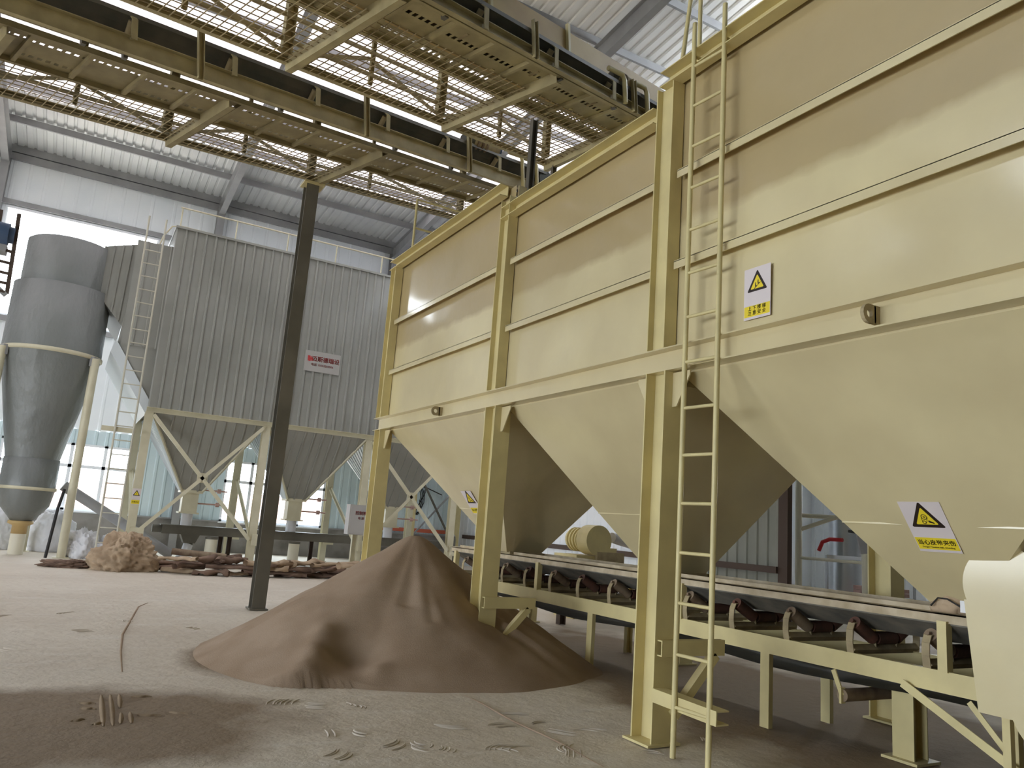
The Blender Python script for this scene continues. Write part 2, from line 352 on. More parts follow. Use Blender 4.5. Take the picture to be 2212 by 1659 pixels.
# left wall: tall door openings let the day in
LH = [(-2.5, 9.5, 0.0, 4.8), (12.5, 18.5, 1.2, 3.6)]
struct(wall_with_holes(XL, YF, YB, 0.0, 13.0, LH, 'y', (1, 0, 0)).build('wall_left', DIMW))
FH = []
struct(wall_with_holes(YF, XL, XR, 0.0, 12.6, FH, 'x', (0, 1, 0)).build('wall_front', DIMW))
for i, (a, b, c, d) in enumerate(LH): portal('daylight_opening', (XL-0.05, (a+b)/2, (c+d)/2), (0, -PI/2, 0), d-c, b-a)
for i, (a, b, c, d) in enumerate(FH): portal('daylight_opening', ((a+b)/2, YF-0.05, (c+d)/2), (-PI/2, 0, PI), b-a, d-c)
for i, (a, b, c, d) in enumerate(OPEN): portal('daylight_opening', ((a+b)/2, YB+0.15, (c+d)/2), (-PI/2, 0, 0), b-a, d-c)

# roof sheets
def roofpiece(name, y0, y1, material):
    mb = MB(); d = V((0, y1-y0, zr(y1)-zr(y0)))
    mb.corr((XL, y0, zr(y0)+0.02), (1, 0, 0), XR-XL, d, d.length, (0, 0, 1), pitch=0.27, rib=0.055, depth=0.045)
    return struct(mb.build(name, material))
roofpiece('ceiling', 24.6, YB, ROOFS); roofpiece('ceiling_skylight', 17.0, 24.6, FRP)
roofpiece('ceiling_ridge', RIDGE_Y, 17.0, ROOF2); roofpiece('ceiling_front', YF, RIDGE_Y, DIMW)
# purlins (C section) and rafters, wall columns
yy = YB-2.0
while yy > YF:
    z = zr(yy)-0.12
    struct(MB().chan((XL, yy, z), (XR, yy, z), 0.07, 0.2, 0.008).build('roof_purlin', GREYST)); yy -= 1.95
for X in (-9.75, -3.25, 3.22, 9.75):
    mb = MB()
    for y0, y1 in ((YF, RIDGE_Y), (RIDGE_Y, YB)):
        mb.hsec((X, y0, zr(y0)-0.47), (X, y1, zr(y1)-0.47), 0.2, 0.5, 0.016)
    struct(mb.build('roof_rafter', GREYST))
    struct(MB().hsec((X, YB-0.22, 0), (X, YB-0.22, 12.0), 0.24, 0.36, 0.016, up=(0, 1, 0)).build('wall_column', GREYST))
struct(MB().chan((XL, YB-0.06, 11.95), (XR, YB-0.06, 11.95), 0.1, 0.22).box((XL, YB-0.1, 12.1), (XR, YB+0.05, 12.4)).build('eave_beam', GREYST))
for z in (10.45, 6.75): struct(MB().chan((XL, YB-0.07, z), (XR, YB-0.07, z), 0.08, 0.16).build('wall_girt', GREYST))
# upper opening edge
struct(MB().box((-3.0, YB-0.05, 10.26), (1.4, YB+0.05, 10.34)).build('trim_5', FRAMEW))

# windows in the back wall
def window(n, x0, x1, z0, z1, cols):
    t = bpy.data.objects.new('window_%d' % n, None); COL.objects.link(t); t.location = ((x0+x1)/2, YB, z0); t['org'] = tuple(t.location); t['kind'] = 'structure'
    mb = MB(); y0, y1 = YB-0.03, YB+0.05
    mb.box((x0, y0, z0), (x1, y1, z0+0.07)).box((x0, y0, z1-0.07), (x1, y1, z1)).box((x0, y0, z0), (x0+0.07, y1, z1)).box((x1-0.07, y0, z0), (x1, y1, z1))
    zt = z0+(z1-z0)*0.66; mb.box((x0, y0, zt-0.05), (x1, y1, zt+0.05))
    for i in range(1, cols): x = x0+(x1-x0)*i/cols; mb.box((x-0.05, y0, z0), (x+0.05, y1, z1))
    mb.build('window_frame', FRAMEW, t)
    MB().box((x0-0.05, YB-0.18, z0-0.05), (x1+0.05, YB+0.06, z0)).build('window_sill', FRAMEW, t)
    for i in range(cols):
        a, b = x0+(x1-x0)*i/cols+0.05, x0+(x1-x0)*(i+1)/cols-0.05
        MB().box((a, YB+0.005, z0+0.07), (b, YB+0.013, zt-0.05)).build('pane', GLASS, t)
        MB().box((a, YB+0.005, zt+0.05), (b, YB+0.013, z1-0.07)).build('pane', GLASS, t)
window(1, *OPEN[0], 4); window(2, *OPEN[1], 4)
# yard outside
tag(MB().box((-4, 38, -0.2), (14, 38.4, 2.2)).build('boundary_wall', BRICK), 'reddish brick boundary wall seen through the rear windows', 'wall', kind='structure')

# room beyond the doorway
struct(wall_with_holes(22.0, 3, 18, 0, 6.0, [(12.0, 14.0, 2.6, 4.2)], 'y', (-1, 0, 0)).build('wall_annex', WALLS))
struct(MB().box((XR+0.1, 3, 6.0), (22.0, 18, 6.1)).build('ceiling_annex', ROOFS))
struct(MB().box((XR+0.1, 17.9, 0), (22.0, 18, 6.0)).box((XR+0.1, 3, 0), (22.0, 3.1, 6.0)).build('wall_annex_side', WALLS))

# =================================================================== HOPPER BIN BANK
BX0, BX1, BZ, BT = 4.24, 7.08, 3.11, 5.74
CY = [11.76, 7.97, 5.05, 1.30]          # far faces of the four columns
bin_ = thing('batching_bin', 'huge cream-painted steel batching bin bank on columns with three pyramid hoppers', 'bin', (6.0, 6.5, 0))
TOPS = [5.74, 5.39, 5.70]
for i in range(3):
    y1, y0 = CY[i]-0.12, CY[i+1]-0.12; BTi = TOPS[i]-0.02
    mb = MB()
    # front sheet with a fine undulating grid so that reflections ripple
    nx, nz = 24, 20; vs = []
    for a in range(nx+1):
        for b in range(nz+1):
            y = y0+(y1-y0)*a/nx; z = BZ+(BTi-BZ)*b/nz
            e = math.sin(PI*a/nx)*abs(math.sin(PI*((z-BZ)/(0.86)))) * 0.03*noise.noise(V((y*0.8, z*0.9, i*7.3)))
            vs.append((BX0+e, y, z))
    mb.add(vs, [(a*(nz+1)+b, a*(nz+1)+b+1, (a+1)*(nz+1)+b+1, (a+1)*(nz+1)+b) for a in range(nx) for b in range(nz)], True)
    mb.build('front_panel', CREAMP, bin_)
mb = MB(); BD = 5.37
mb.box((BX0+0.03, CY[3]-0.12, BZ), (BX1, CY[3]-0.09, 5.68)).box((BX0+0.03, CY[0]-0.12, BZ), (BX1, CY[0]-0.09, 5.72)).box((BX1, CY[3]-0.1, BZ), (BX1+0.02, CY[0]-0.1, 5.37)).box((BX0+0.01, CY[3]-0.12, BD-0.02), (BX1, CY[0]-0.1, BD))
for i in (1, 2): mb.box((BX0+0.03, CY[i]-0.13, BZ), (BX1, CY[i]-0.11, BD-0.02))
mb.box((BX0+0.03, CY[2]-0.13, BZ), (BX1, CY[2]-0.11, 5.68)).box((BX0+0.03, 7.84, 5.3), (BX1, 7.86, 5.72))
mb.build('casing', CREAM, bin_)
# ribs per bay
for i in range(3):
    y1, y0 = CY[i]-0.26, CY[i+1]+0.0
    for z in (3.865, 4.695):
        MB().box((4.155, y0, z-0.006), (BX0, y1, z+0.006)).box((4.155, y0, z-0.07), (4.163, y1, z)).build('stiffener_rib', CREAM, bin_)
# top rim channels, stepped from bay to bay
for y0, y1, zt in ((9.22, CY[0]+0.02, 5.745), (7.98, 9.22, 5.745), (5.06, 7.92, 5.395), (CY[3]-0.3, 4.98, 5.705)):
    MB().chan((4.14, y0, zt-0.075), (4.14, y1, zt-0.075), 0.12, 0.15, 0.009, side=1).box((4.19, y0, zt-0.02), (BX0+0.02, y1, zt-0.005)).build('top_rim', CREAM2, bin_)
# main beams front/back and cross beams
for x in (4.22, 7.14):
    MB().hsec((x, CY[3]-0.6, 3.015), (x, CY[0]+0.12, 3.015), 0.20, 0.20, 0.011).build('main_beam', CREAM, bin_)
mb = MB()
for y in CY: mb.hsec((4.22, y-0.125, 3.015), (7.14, y-0.125, 3.015), 0.16, 0.19, 0.01)
mb.build('cross_beam', CREAM2, bin_)
# columns: lower run + upper stub
for y in CY:
    for x in (4.22, 7.14):
        MB().hsec((x, y-0.125, 0), (x, y-0.125, 2.915), 0.21, 0.25, 0.014, up=(0, 1, 0)).box((x-0.16, y-0.28, 0), (x+0.16, y+0.03, 0.018)).build('column', CREAM2, bin_)
    c = MB().hsec((4.165, y-0.125, 3.115), (4.165, y-0.125, {11.76: 5.6, 7.97: 5.50, 5.05: 5.56, 1.30: 5.56}[y]), 0.13, 0.22, 0.012, up=(0, 1, 0)); c.build('upper_column', CREAM2, bin_)
    # triangular gussets below the beam on both sides
    for sgn, yf in ((-1, y-0.25), (1, y)):
        if y == CY[0] and sgn == 1: continue
        MB().prism([(4.20, yf, 2.905), (4.20, yf+sgn*0.20, 2.905), (4.20, yf+sgn*0.20, 2.87), (4.20, yf+sgn*0.05, 2.62), (4.20, yf, 2.62)], (0.012, 0, 0)).build('gusset', CREAM, bin_)
# hoppers
HO = [(11.44, 8.02, 10.10, 9.85), (7.68, 5.12, 6.71, 6.45), (4.76, 1.34, 3.47, 3.21)]
for y1, y0, b1, b0 in HO:
    top = [(4.26, y0, 2.9), (6.94, y0, 2.9), (6.94, y1, 2.9), (4.26, y1, 2.9)]; bot = [(5.62, b0, 1.20), (6.20, b0, 1.20), (6.20, b1, 1.20), (5.62, b1, 1.20)]
    mb = MB()
    for k in range(4):
        a, b, c, d = V(top[k]), V(top[(k+1) % 4]), V(bot[(k+1) % 4]), V(bot[k]); n = 16; vs = []; nr = (b-a).cross(d-a).normalized()
        for i in range(n+1):
            for j in range(n+1):
                u, v = i/n, j/n; p = (a*(1-u)+b*u)*(1-v)+(d*(1-u)+c*u)*v
                e = math.sin(PI*u)*math.sin(PI*v)*0.03*noise.noise(p*0.9); vs.append(p+nr*e)
        mb.add(vs, [(i*(n+1)+j, (i+1)*(n+1)+j, (i+1)*(n+1)+j+1, i*(n+1)+j+1) for i in range(n) for j in range(n)], True)
    # skirt up to the beam
    for k in range(4):
        a, b = V(top[k]), V(top[(k+1) % 4]); mb.add([a, b, b+V((0, 0, .12)), a+V((0, 0, .12))], [(0, 1, 2, 3)])
    h = mb.build('hopper', CREAM, bin_)
    # weld seam across the lower third of the front face, and the discharge mouth
    f = 0.66; p = V(top[0]).lerp(V(bot[0]), f); q = V(top[3]).lerp(V(bot[3]), f)
    MB().bar(p+V((-.004, 0, 0)), q+V((-.004, 0, 0)), 0.012, 0.012).build('weld_seam', CREAM, h)
    MB().box((5.66, b0-0.02, 1.13), (6.22, b1+0.02, 1.21)).build('discharge_mouth', DUSTY, h)
# lifting lugs on the beam web
for y in (9.42, 2.93):
    mb = MB(); n = 18; ring = []
    for i in range(n):
        th = 2*PI*i/n; ring.append((y, 0.028*math.cos(th), 0.028*math.sin(th)))
    out = []
    for i in range(n):
        th = 2*PI*i/n; c, s_ = math.cos(th), math.sin(th); k = 0.06/max(abs(c), abs(s_)) if abs(s_) > 0.9 or c > 0 else 0.062
        out.append((y, k*c, k*s_))
    vs = []
    for dy in (-0.012, 0.012):
        vs += [(4.145+c[1]-0.03, c[0]+dy, 3.01+c[2]) for c in ring] + [(4.145+c[1]-0.03, c[0]+dy, 3.01+c[2]) for c in out]
    fs = []
    for i in range(n):
        j = (i+1) % n; fs += [(i, j, n+j, n+i), (2*n+i, 3*n+i, 3*n+j, 2*n+j), (n+i, n+j, 3*n+j, 3*n+i), (i, 2*n+i, 2*n+j, j)]
    mb.add(vs, fs).box((4.16, y-0.012, 2.95), (4.22, y+0.012, 3.07)); mb.build('lifting_lug', DUSTY, bin_)
# brackets towards the conveyor at the two middle columns
for y in (CY[1], CY[2]):
    yb = y-0.27
    MB().chan((4.14, yb, 0.72), (4.80, yb, 0.72), 0.07, 0.12).bar((4.72, yb, 0.66), (4.30, yb, 0.22), 0.07, 0.07).build('bracket', CREAM2, bin_)
MB().chan((4.16, CY[2]-0.25, 0.375), (4.16, 4.12, 0.36), 0.12, 0.10, 0.01).build('bracket', CREAM2, bin_)
# hand rail on the bin roof
for x, y, h in ((4.3, 11.4, 1.05), (5.8, 11.4, 1.05), (4.3, 4.98, 1.6), (4.3, 4.72, 1.6), (4.3, 3.9, 1.3)):
    mb2 = MB().cyl((x, y, BT-0.1), (x+(0.12 if y == 4.98 else 0), y-(0.1 if y == 4.98 else 0), BT+h), 0.021, n=8); mb2.build('railing_post', CREAM2, bin_)
for z in (0.55, 1.05): MB().cyl((4.3, 11.4, BT+z), (5.8, 11.4, BT+z), 0.019, n=8).build('railing_bar', CREAM2, bin_)

# ladder on the bin
lad = thing('access_ladder', 'tall cream steel ladder standing in front of the large bin beside a column', 'ladder', (4.09, 4.36, 0))
for x, y in ((4.085, 4.525), (4.11, 4.195)):
    mb = MB().cyl((x, y, 0), (x-0.02, y, 5.93), 0.021, n=12); mb.build('rail', CREAM2, lad)
z = 0.35
while z < 5.7:
    MB().cyl((4.085-0.02*z/5.9, 4.525, z), (4.11-0.02*z/5.9, 4.195, z), 0.0135, n=10).build('rung', CREAM2, lad); z += 0.369
for z in (5.62,):
    for y in (4.525, 4.195): MB().bar((4.09, y, z), (4.24, y, z), 0.03, 0.012).build('wall_tie', CREAM2, lad)

# ---------------------------------------------------------------- warning signs
def warn_sign(name, label, pl, w, h, lines, icon, txt=0.045, band=(0.0, 0.0), tri=0.42):
    t = thing(name, label, 'sign', pl.c)
    pl.poly(MB(), [(-w/2, -h/2), (w/2, -h/2), (w/2, h/2), (-w/2, h/2)], 0, 0.002).build('plate', SIGNW, t)
    b0, b1 = band; mb = MB(); pl.poly(mb, [(-w*0.48, b0), (w*0.48, b0), (w*0.48, b1), (-w*0.48, b1)], 0.002, 0.0032); mb.build('caption_band', YELLOW, t)
    s = tri*w; cy = h*0.17
    def rtri(k, off=0):
        pts = []
        for ang in (90, 210, 330):
            cx_, cy_ = k*s*math.cos(math.radians(ang)), k*s*math.sin(math.radians(ang)); rr = 0.07*s
            for q in (50, 20, -20, -50): a = math.radians(ang-q); pts.append((cx_+rr*math.cos(a)*1.0, cy+cy_+rr*math.sin(a)*1.0))
        # order runs counter-clockwise
        out = []
        for j in range(3): out += pts[j*4:(j+1)*4]
        return out
    mb = MB(); pl.poly(mb, rtri(0.95), 0.002, 0.0032); mb.build('warning_triangle', SIGNB, t)
    mb = MB(); pl.poly(mb, [(x*0.74, cy+(y-cy)*0.74) for x, y in rtri(0.84)], 0.0032, 0.004); mb.build('triangle_field', YELLOW, t)
    mb = MB(); icon(mb, pl, s, cy); mb.build('pictogram', SIGNB, t)
    mb = MB()
    for (tx, x, y, sz, bd) in lines: pl.text(mb, tx, sz, x, y, 0.0042, bold=bd)
    mb.build('caption', SIGNB, t)
    return t
def icon_stairs(mb, pl, s, cy):
    D = (0.004, 0.0046)
    pl.poly(mb, [(-.28*s, cy-.36*s), (-.24*s, cy-.36*s), (.30*s, cy+.02*s), (.34*s, cy+.06*s), (.30*s, cy+.07*s), (-.28*s, cy-.33*s)], *D)
    for ox, oy in ((-.16, -.10), (.08, .08)):
        pl.poly(mb, [((ox-.02)*s, cy+(oy-.12)*s), ((ox+.05)*s, cy+(oy-.12)*s), ((ox+.06)*s, cy+(oy+.14)*s), ((ox-.03)*s, cy+(oy+.14)*s)], *D)
        pl.poly(mb, [((ox+.015)*s+.035*s*math.cos(k*PI/4), cy+(oy+.19)*s+.035*s*math.sin(k*PI/4)) for k in range(8)], *D)
        pl.poly(mb, [((ox+.04)*s, cy+(oy-.10)*s), ((ox+.14)*s, cy+(oy-.07)*s), ((ox+.14)*s, cy+(oy-.03)*s), ((ox+.04)*s, cy+(oy-.05)*s)], *D)
def icon_belt(mb, pl, s, cy):
    D = (0.004, 0.0046)
    def ring(cx, cy_, r0, r1):
        n = 20
        for i in range(n):
            a, b = 2*PI*i/n, 2*PI*(i+1)/n
            pl.poly(mb, [(cx+r0*math.cos(a), cy_+r0*math.sin(a)), (cx+r1*math.cos(a), cy_+r1*math.sin(a)), (cx+r1*math.cos(b), cy_+r1*math.sin(b)), (cx+r0*math.cos(b), cy_+r0*math.sin(b))], *D)
    ring(-.02*s, cy+.12*s, .13*s, .17*s); ring(-.02*s, cy+.12*s, .03*s, .06*s); ring(-.12*s, cy-.22*s, .07*s, .11*s)
    for x0, x1 in ((-.19, -.23), (.14, -.02)):
        pl.poly(mb, [(x0*s, cy+.10*s), ((x0+.03)*s, cy+.10*s), ((x1+.03)*s, cy-.24*s), (x1*s, cy-.24*s)], *D)
    pl.poly(mb, [(.10*s, cy-.12*s), (.18*s, cy-.10*s), (.40*s, cy-.22*s), (.42*s, cy-.32*s), (.30*s, cy-.27*s), (.16*s, cy-.24*s)], *D)
def icon_plain(mb, pl, s, cy):
    D = (0.004, 0.0046)
    pl.poly(mb, [(-.05*s, cy-.05*s), (.05*s, cy-.05*s), (.07*s, cy+.25*s), (-.07*s, cy+.25*s)], *D)
    pl.poly(mb, [(-.05*s, cy-.2*s), (.05*s, cy-.2*s), (.05*s, cy-.1*s), (-.05*s, cy-.1*s)], *D)
# sign beside the ladder on the front sheet (faces -X): right = -Y
warn_sign('warning_sign', 'white and yellow warning sign with climbing figures on the bin wall beside the tall ladder', Plane((4.222, 3.925, 3.405), (0, -1, 0), (0, 0, 1)), 0.255, 0.40,
    [('上 下 楼 梯', 0, -0.118, 0.036, 0.0006), ('注 意 安 全', 0, -0.155, 0.036, 0.0006)], icon_stairs, band=(-0.18, -0.096), tri=0.40)
hn = V((-(2.9-1.2), 0, -(5.62-4.26))).normalized(); hup = V((-(5.62-4.26), 0, 2.9-1.2)).normalized()
def on_hopper(y, z): return V((4.26+(2.9-z)/(1.7)*1.36, y, z)) + hn*0.02
warn_sign('warning_sign', 'yellow warning sign with belt and hand pictogram low on the nearest sloping hopper', Plane(on_hopper(3.215, 1.775), (0, -1, 0), hup), 0.30, 0.415,
    [('当心皮带夹伤', 0, -0.128, 0.045, 0.0010), ('Danger! Caution belt, wounding', 0, -0.165, 0.0175, 0.0004)], icon_belt, band=(-0.185, -0.088), tri=0.43)
warn_sign('warning_sign', 'yellow warning sign on the farthest cream hopper, half hidden by a column', Plane(on_hopper(9.99, 1.87), (0, -1, 0), hup), 0.32, 0.40,
    [('当心皮带夹伤', 0, -0.128, 0.045, 0.0010)], icon_belt, band=(-0.185, -0.088), tri=0.43)

# =================================================================== GROUND BELT CONVEYOR
conv = thing('belt_conveyor', 'long low cream belt conveyor with rusty troughing rollers running beneath the hoppers', 'conveyor', (6.0, 6.5, 0))
Y0, Y1 = 2.6, 11.6
for x, sd in ((5.6, 1), (6.4, -1)):
    MB().chan((x, Y0, 0.70), (x, Y1, 0.70), 0.06, 0.15, 0.008, side=-sd).build('stringer', CREAM2, conv)
for x, sd in ((5.6, 1), (6.4, -1)):
    MB().box((x-0.02*sd, Y0, 1.105), (x-0.012*sd, Y1, 1.17)).box((x-0.02*sd, Y0, 1.162), (x+0.13*sd, Y1, 1.17)).bar((x+0.13*sd, Y0, 1.145), (x+0.13*sd, Y1, 1.145), 0.008, 0.12).build('skirt_board', PLANK, conv)
mb = MB(); pts = [(5.60, 1.105), (5.72, 1.045), (5.88, 0.965), (6.12, 0.965), (6.28, 1.045), (6.40, 1.105)]
mb.prism([(x, Y0, z) for x, z in pts] + [(x, Y0, z-0.012) for x, z in reversed(pts)], (0, Y1-Y0, 0)); mb.build('carrying_belt', RUBDUST, conv)
mb = MB(); n = 30
for i in range(n):
    ya, yb = Y0+(Y1-Y0)*i/n, Y0+(Y1-Y0)*(i+1)/n; za, zb = 0.53+0.03*math.cos(ya*1.9), 0.53+0.03*math.cos(yb*1.9)
    mb.add([(5.68, ya, za), (6.32, ya, za), (6.32, yb, zb), (5.68, yb, zb)], [(0, 1, 2, 3)])
mb.build('return_belt', RUBBER, conv)
yv = 3.53; k = 0
while yv < 11.3:
    fr = MB().ang((5.58, yv, 0.80), (6.42, yv, 0.80), 0.055, up=(0, 0.7, 0.7))
    for sd, x in ((1, 5.6), (-1, 6.4)):
        P = [(x-0.02*sd, 0.775), (x-0.035*sd, 0.86), (x-0.03*sd, 0.95), (x-0.005*sd, 1.0), (x+0.025*sd, 1.005)]
        for (xa, za), (xb, zb) in zip(P, P[1:]): fr.bar((xa, yv, za), (xb, yv, zb), 0.008, 0.06, up=(0, 1, 0))
        fr.bar((x+0.27*sd, yv, 0.8), (x+0.26*sd, yv, 0.86), 0.05, 0.01)
    idl = fr.build('idler', DUSTY, conv)
    rm = RUST if k % 2 else TANR
    MB().cyl((5.625, yv, 1.005), (5.85, yv, 0.885), 0.052, n=18).cyl((5.59, yv, 1.02), (5.625, yv, 1.005), 0.016, n=8).build('roller', rm, idl)
    MB().cyl((5.88, yv, 0.885), (6.12, yv, 0.885), 0.052, n=16).build('roller', RUST, idl)
    MB().cyl((6.375, yv, 1.005), (6.15, yv, 0.885), 0.052, n=16).build('roller', RUST, idl)
    yv += 0.632; k += 1
for y in (3.40, 6.13, 8.90, 11.4):
    for x in (5.585, 6.415): MB().ang((x, y, 0.77), (x, y, 1.12), 0.07, up=(0, 1, 0)).build('skirt_post', CREAM2, conv)
for y in (5.03, 7.68, 10.4):
    for x in (5.6, 6.4): MB().chan((x, y, 0), (x, y, 0.63), 0.05, 0.10, 0.006, up=(0, 1, 0)).build('leg', CREAM2, conv)
MB().hsec((6.0, 3.95, 0), (6.0, 3.95, 0.52), 0.18, 0.18, 0.012, up=(1, 0, 0)).box((5.85, 3.8, 0), (6.15, 4.1, .02)).build('leg', CREAM2, conv)
MB().bar((5.55, 3.66, 0.66), (6.15, 3.45, 0.02), 0.02, 0.06).build('brace', CREAM2, conv) if False else None
MB().ang((5.56, 3.70, 0.64), (5.56, 2.46, 0.03), 0.06).build('brace', CREAM2, conv)
MB().ang((6.44, 4.20, 0.62), (6.0, 4.05, 0.06), 0.055).build('brace', BRONZE, conv)
for x in (5.6, 6.4): MB().ang((x, 2.95, 0), (x, 2.95, 0.63), 0.06, up=(0, 1, 0)).build('leg', CREAM2, conv)
MB().ang((5.62, 3.25, 0.60), (5.62, 2.75, 0.05), 0.04).build('brace', CREAM2, conv)
MB().cyl((5.55, 4.22, 0.44), (6.45, 4.22, 0.44), 0.05, n=16).build('return_roller', TANR, conv)
for x in (5.55, 6.45): MB().bar((x, 4.30, .62), (x, 4.22, .44), 0.012, 0.04).bar((x, 4.22, .5), (x, 4.22, .38), 0.02, 0.05).build('roller_hanger', CREAM2, conv)
# drive drum + belt guard
MB().cyl((5.5, 2.9, 0.85), (6.5, 2.9, 0.85), 0.21, n=28).build('drive_drum', RUBBER, conv)
def capsule(x, y1, z1, r1, y2, z2, r2):
    d = math.hypot(y2-y1, z2-z1); a = math.atan2(z2-z1, y2-y1); b = math.acos((r1-r2)/d); pts = []
    n = 20
    for i in range(n+1): th = a+b + (2*PI-2*b)*i/n; pts.append((x, y1+r1*math.cos(th), z1+r1*math.sin(th)))
    for i in range(n+1): th = a-b + (2*b)*i/n; pts.append((x, y2+r2*math.cos(th), z2+r2*math.sin(th)))
    return pts
g_ = thing('belt_guard', 'large rounded cream sheet-metal drive belt guard at the near end of the ground conveyor', 'guard', (5.42, 2.7, 0))
mb = MB(); mb.prism(capsule(5.32, 2.84, 1.41, 0.262, 2.36, 0.80, 0.50), (0.16, 0, 0)).build('guard_shell', CREAM, g_)
MB().prism([(5.325, 3.03, 0.60), (5.325, 2.72, 0.60), (5.325, 2.72, 1.3), (5.325, 3.10, 1.3)], (0.015, 0, 0)).build('guard_flange', CREAM, g_)
MB().ang((5.42, 2.9, 0), (5.42, 2.9, 0.6), 0.05, up=(0, 1, 0)).ang((5.42, 2.55, 0), (5.42, 2.55, 0.5), 0.05, up=(0, 1, 0)).build('guard_leg', CREAM2, g_)

def blob(name, c, rx, ry, rz, material, seed, amp=0.25, freq=2.0, n=28, mrows=16, flat=True, parent=None):
    vs = [];
    for j in range(mrows+1):
        ph = PI*j/mrows
        for i in range(n):
            th = 2*PI*i/n; d = V((math.sin(ph)*math.cos(th), math.sin(ph)*math.sin(th), math.cos(ph)))
            k = 1 + amp*noise.noise(d*freq+V((seed, seed*1.7, 0))) + amp*0.5*abs(noise.noise(d*freq*2.6+V((seed, 0, 3))))
            k += amp*0.45*(0.5-abs(noise.noise(d*freq*3.1+V((0, seed, 9)))*2)) + amp*0.2*(0.5-abs(noise.noise(d*freq*6.3+V((4, seed, 2)))*2)); p = V((d.x*rx*k, d.y*ry*k, d.z*rz*k)); 
            if flat: p.z = max(p.z, -rz*0.42)
            vs.append(V(c)+p)
    mb = MB(); mb.add(vs, [(j*n+i, (j+1)*n+i, (j+1)*n+(i+1) % n, j*n+(i+1) % n) for j in range(mrows) for i in range(n)], True)
    return mb.build(name, material, parent)
sl = thing('dust_sleeve', 'pale cloth sleeve tied with cord around the nearest hopper outlet', 'cloth', (5.6, 3.35, 1.17))
blob('cloth', (5.62, 3.36, 1.22), 0.10, 0.14, 0.09, TANC, 3, 0.3, 2.5, parent=sl); blob('cloth', (5.60, 3.22, 1.38), 0.07, 0.08, 0.13, TANC, 5, 0.25, 2.5, flat=False, parent=sl)
MB().tube([(5.53, 3.46, 1.22), (5.52, 3.40, 1.28), (5.50, 3.32, 1.28), (5.51, 3.24, 1.24), (5.53, 3.2, 1.2)], 0.006).build('cord', BLACKM, sl)
MB().box((5.5, 3.16, 1.20), (5.53, 3.23, 1.28)).build('clamp', WHITEP, sl)

# =================================================================== SAND HEAP
PC = V((3.7, 8.7, 0)); NR, NT = 90, 200
def heap_h(x, y):
    dx, dy = x-PC.x, y-PC.y; r = math.hypot(dx, dy); th = math.atan2(dy, dx)
    dg = math.degrees(th); TB = [(-180, 2.3), (-146, 2.28), (-124, 1.95), (-100, 1.92), (-76, 2.03), (-50, 2.15), (-32, 2.28), (0, 2.2), (90, 2.2), (152, 2.3), (180, 2.3)]
    R = 2.2
    for (a0, r0), (a1, r1) in zip(TB, TB[1:]):
        if a0 <= dg <= a1: u = (dg-a0)/(a1-a0); u = u*u*(3-2*u); R = r0+(r1-r0)*u
    R += 0.04*noise.noise(V((math.cos(th)*3, math.sin(th)*3, 2)))
    q = r/R; h = 1.40*max(0.0, 1-q)**1.06
    h = 1.40 - (1.40-h)*(1-math.exp(-(r/0.16)**1.4)) - 0.03*math.exp(-(r/0.2)**2)
    if q < 1.0:
        e = min(1, 4*(1-q)*q)
        # radial runnels
        for a0, wd, dp, q0, q1 in ((-0.62, 0.04, 0.05, 0.4, 1), (-0.95, 0.045, 0.05, 0.35, 1), (-0.35, 0.04, 0.04, 0.45, 1), (2.65, 0.035, 0.03, 0.4, 1), (2.82, 0.03, 0.035, 0.45, 1), (3.0, 0.035, 0.03, 0.4, 1), (-2.0, 0.10, 0.025, 0.12, 0.5), (-1.75, 0.05, 0.02, 0.35, 0.6), (3.12, 0.03, 0.025, .5, 1)):
            dth = (th-a0+PI) % (2*PI)-PI
            if q0 < q < q1: h -= dp*e*math.exp(-(dth/wd)**2)*min(1, (q-q0)*5) - dp*0.7*e*math.exp(-((dth-wd*1.7)/wd)**2)*min(1, (q-q0)*5)
        h += 0.035*e*noise.noise(V((x*1.6, y*1.6, 0))) + 0.012*e*noise.noise(V((x*5, y*5, 3)))
    # shovelled hollow and its rim at the front-left foot
    for cx, cy, s1, a in ((2.62, 7.50, 0.22, -0.20), (2.15, 7.30, 0.11, 0.10), (2.28, 7.52, 0.10, 0.10), (2.42, 7.76, 0.10, 0.09), (2.80, 7.22, 0.08, 0.05), (1.95, 7.28, 0.14, 0.06), (2.45, 7.12, 0.16, 0.05)):
        h += a*math.exp(-((x-cx)**2+(y-cy)**2)/(2*s1*s1))*(1 if a > 0 else min(1, h*3))
    # sand pushed down round the column foot
    h -= 0.16*math.exp(-((x-4.22)**2+(y-7.80)**2)/(2*0.3**2))
    return h if q < 1.0 else min(h, 0)-0.06*min(1, (q-1)*12)-0.004
mb = MB(); vs = []
for j in range(NR+1):
    r = 2.75*(j/NR)**0.9
    for i in range(NT):
        th = 2*PI*i/NT; x, y = PC.x+r*math.cos(th), PC.y+r*math.sin(th); vs.append((x, y, max(heap_h(x, y), -0.06)))
mb.add(vs, [(j*NT+i, (j+1)*NT+i, (j+1)*NT+(i+1) % NT, j*NT+(i+1) % NT) for j in range(NR) for i in range(NT)], True)
tag(mb.build('sand_heap', SAND), 'big cone of brown sand heaped on the floor around the middle column foot', 'sand heap')
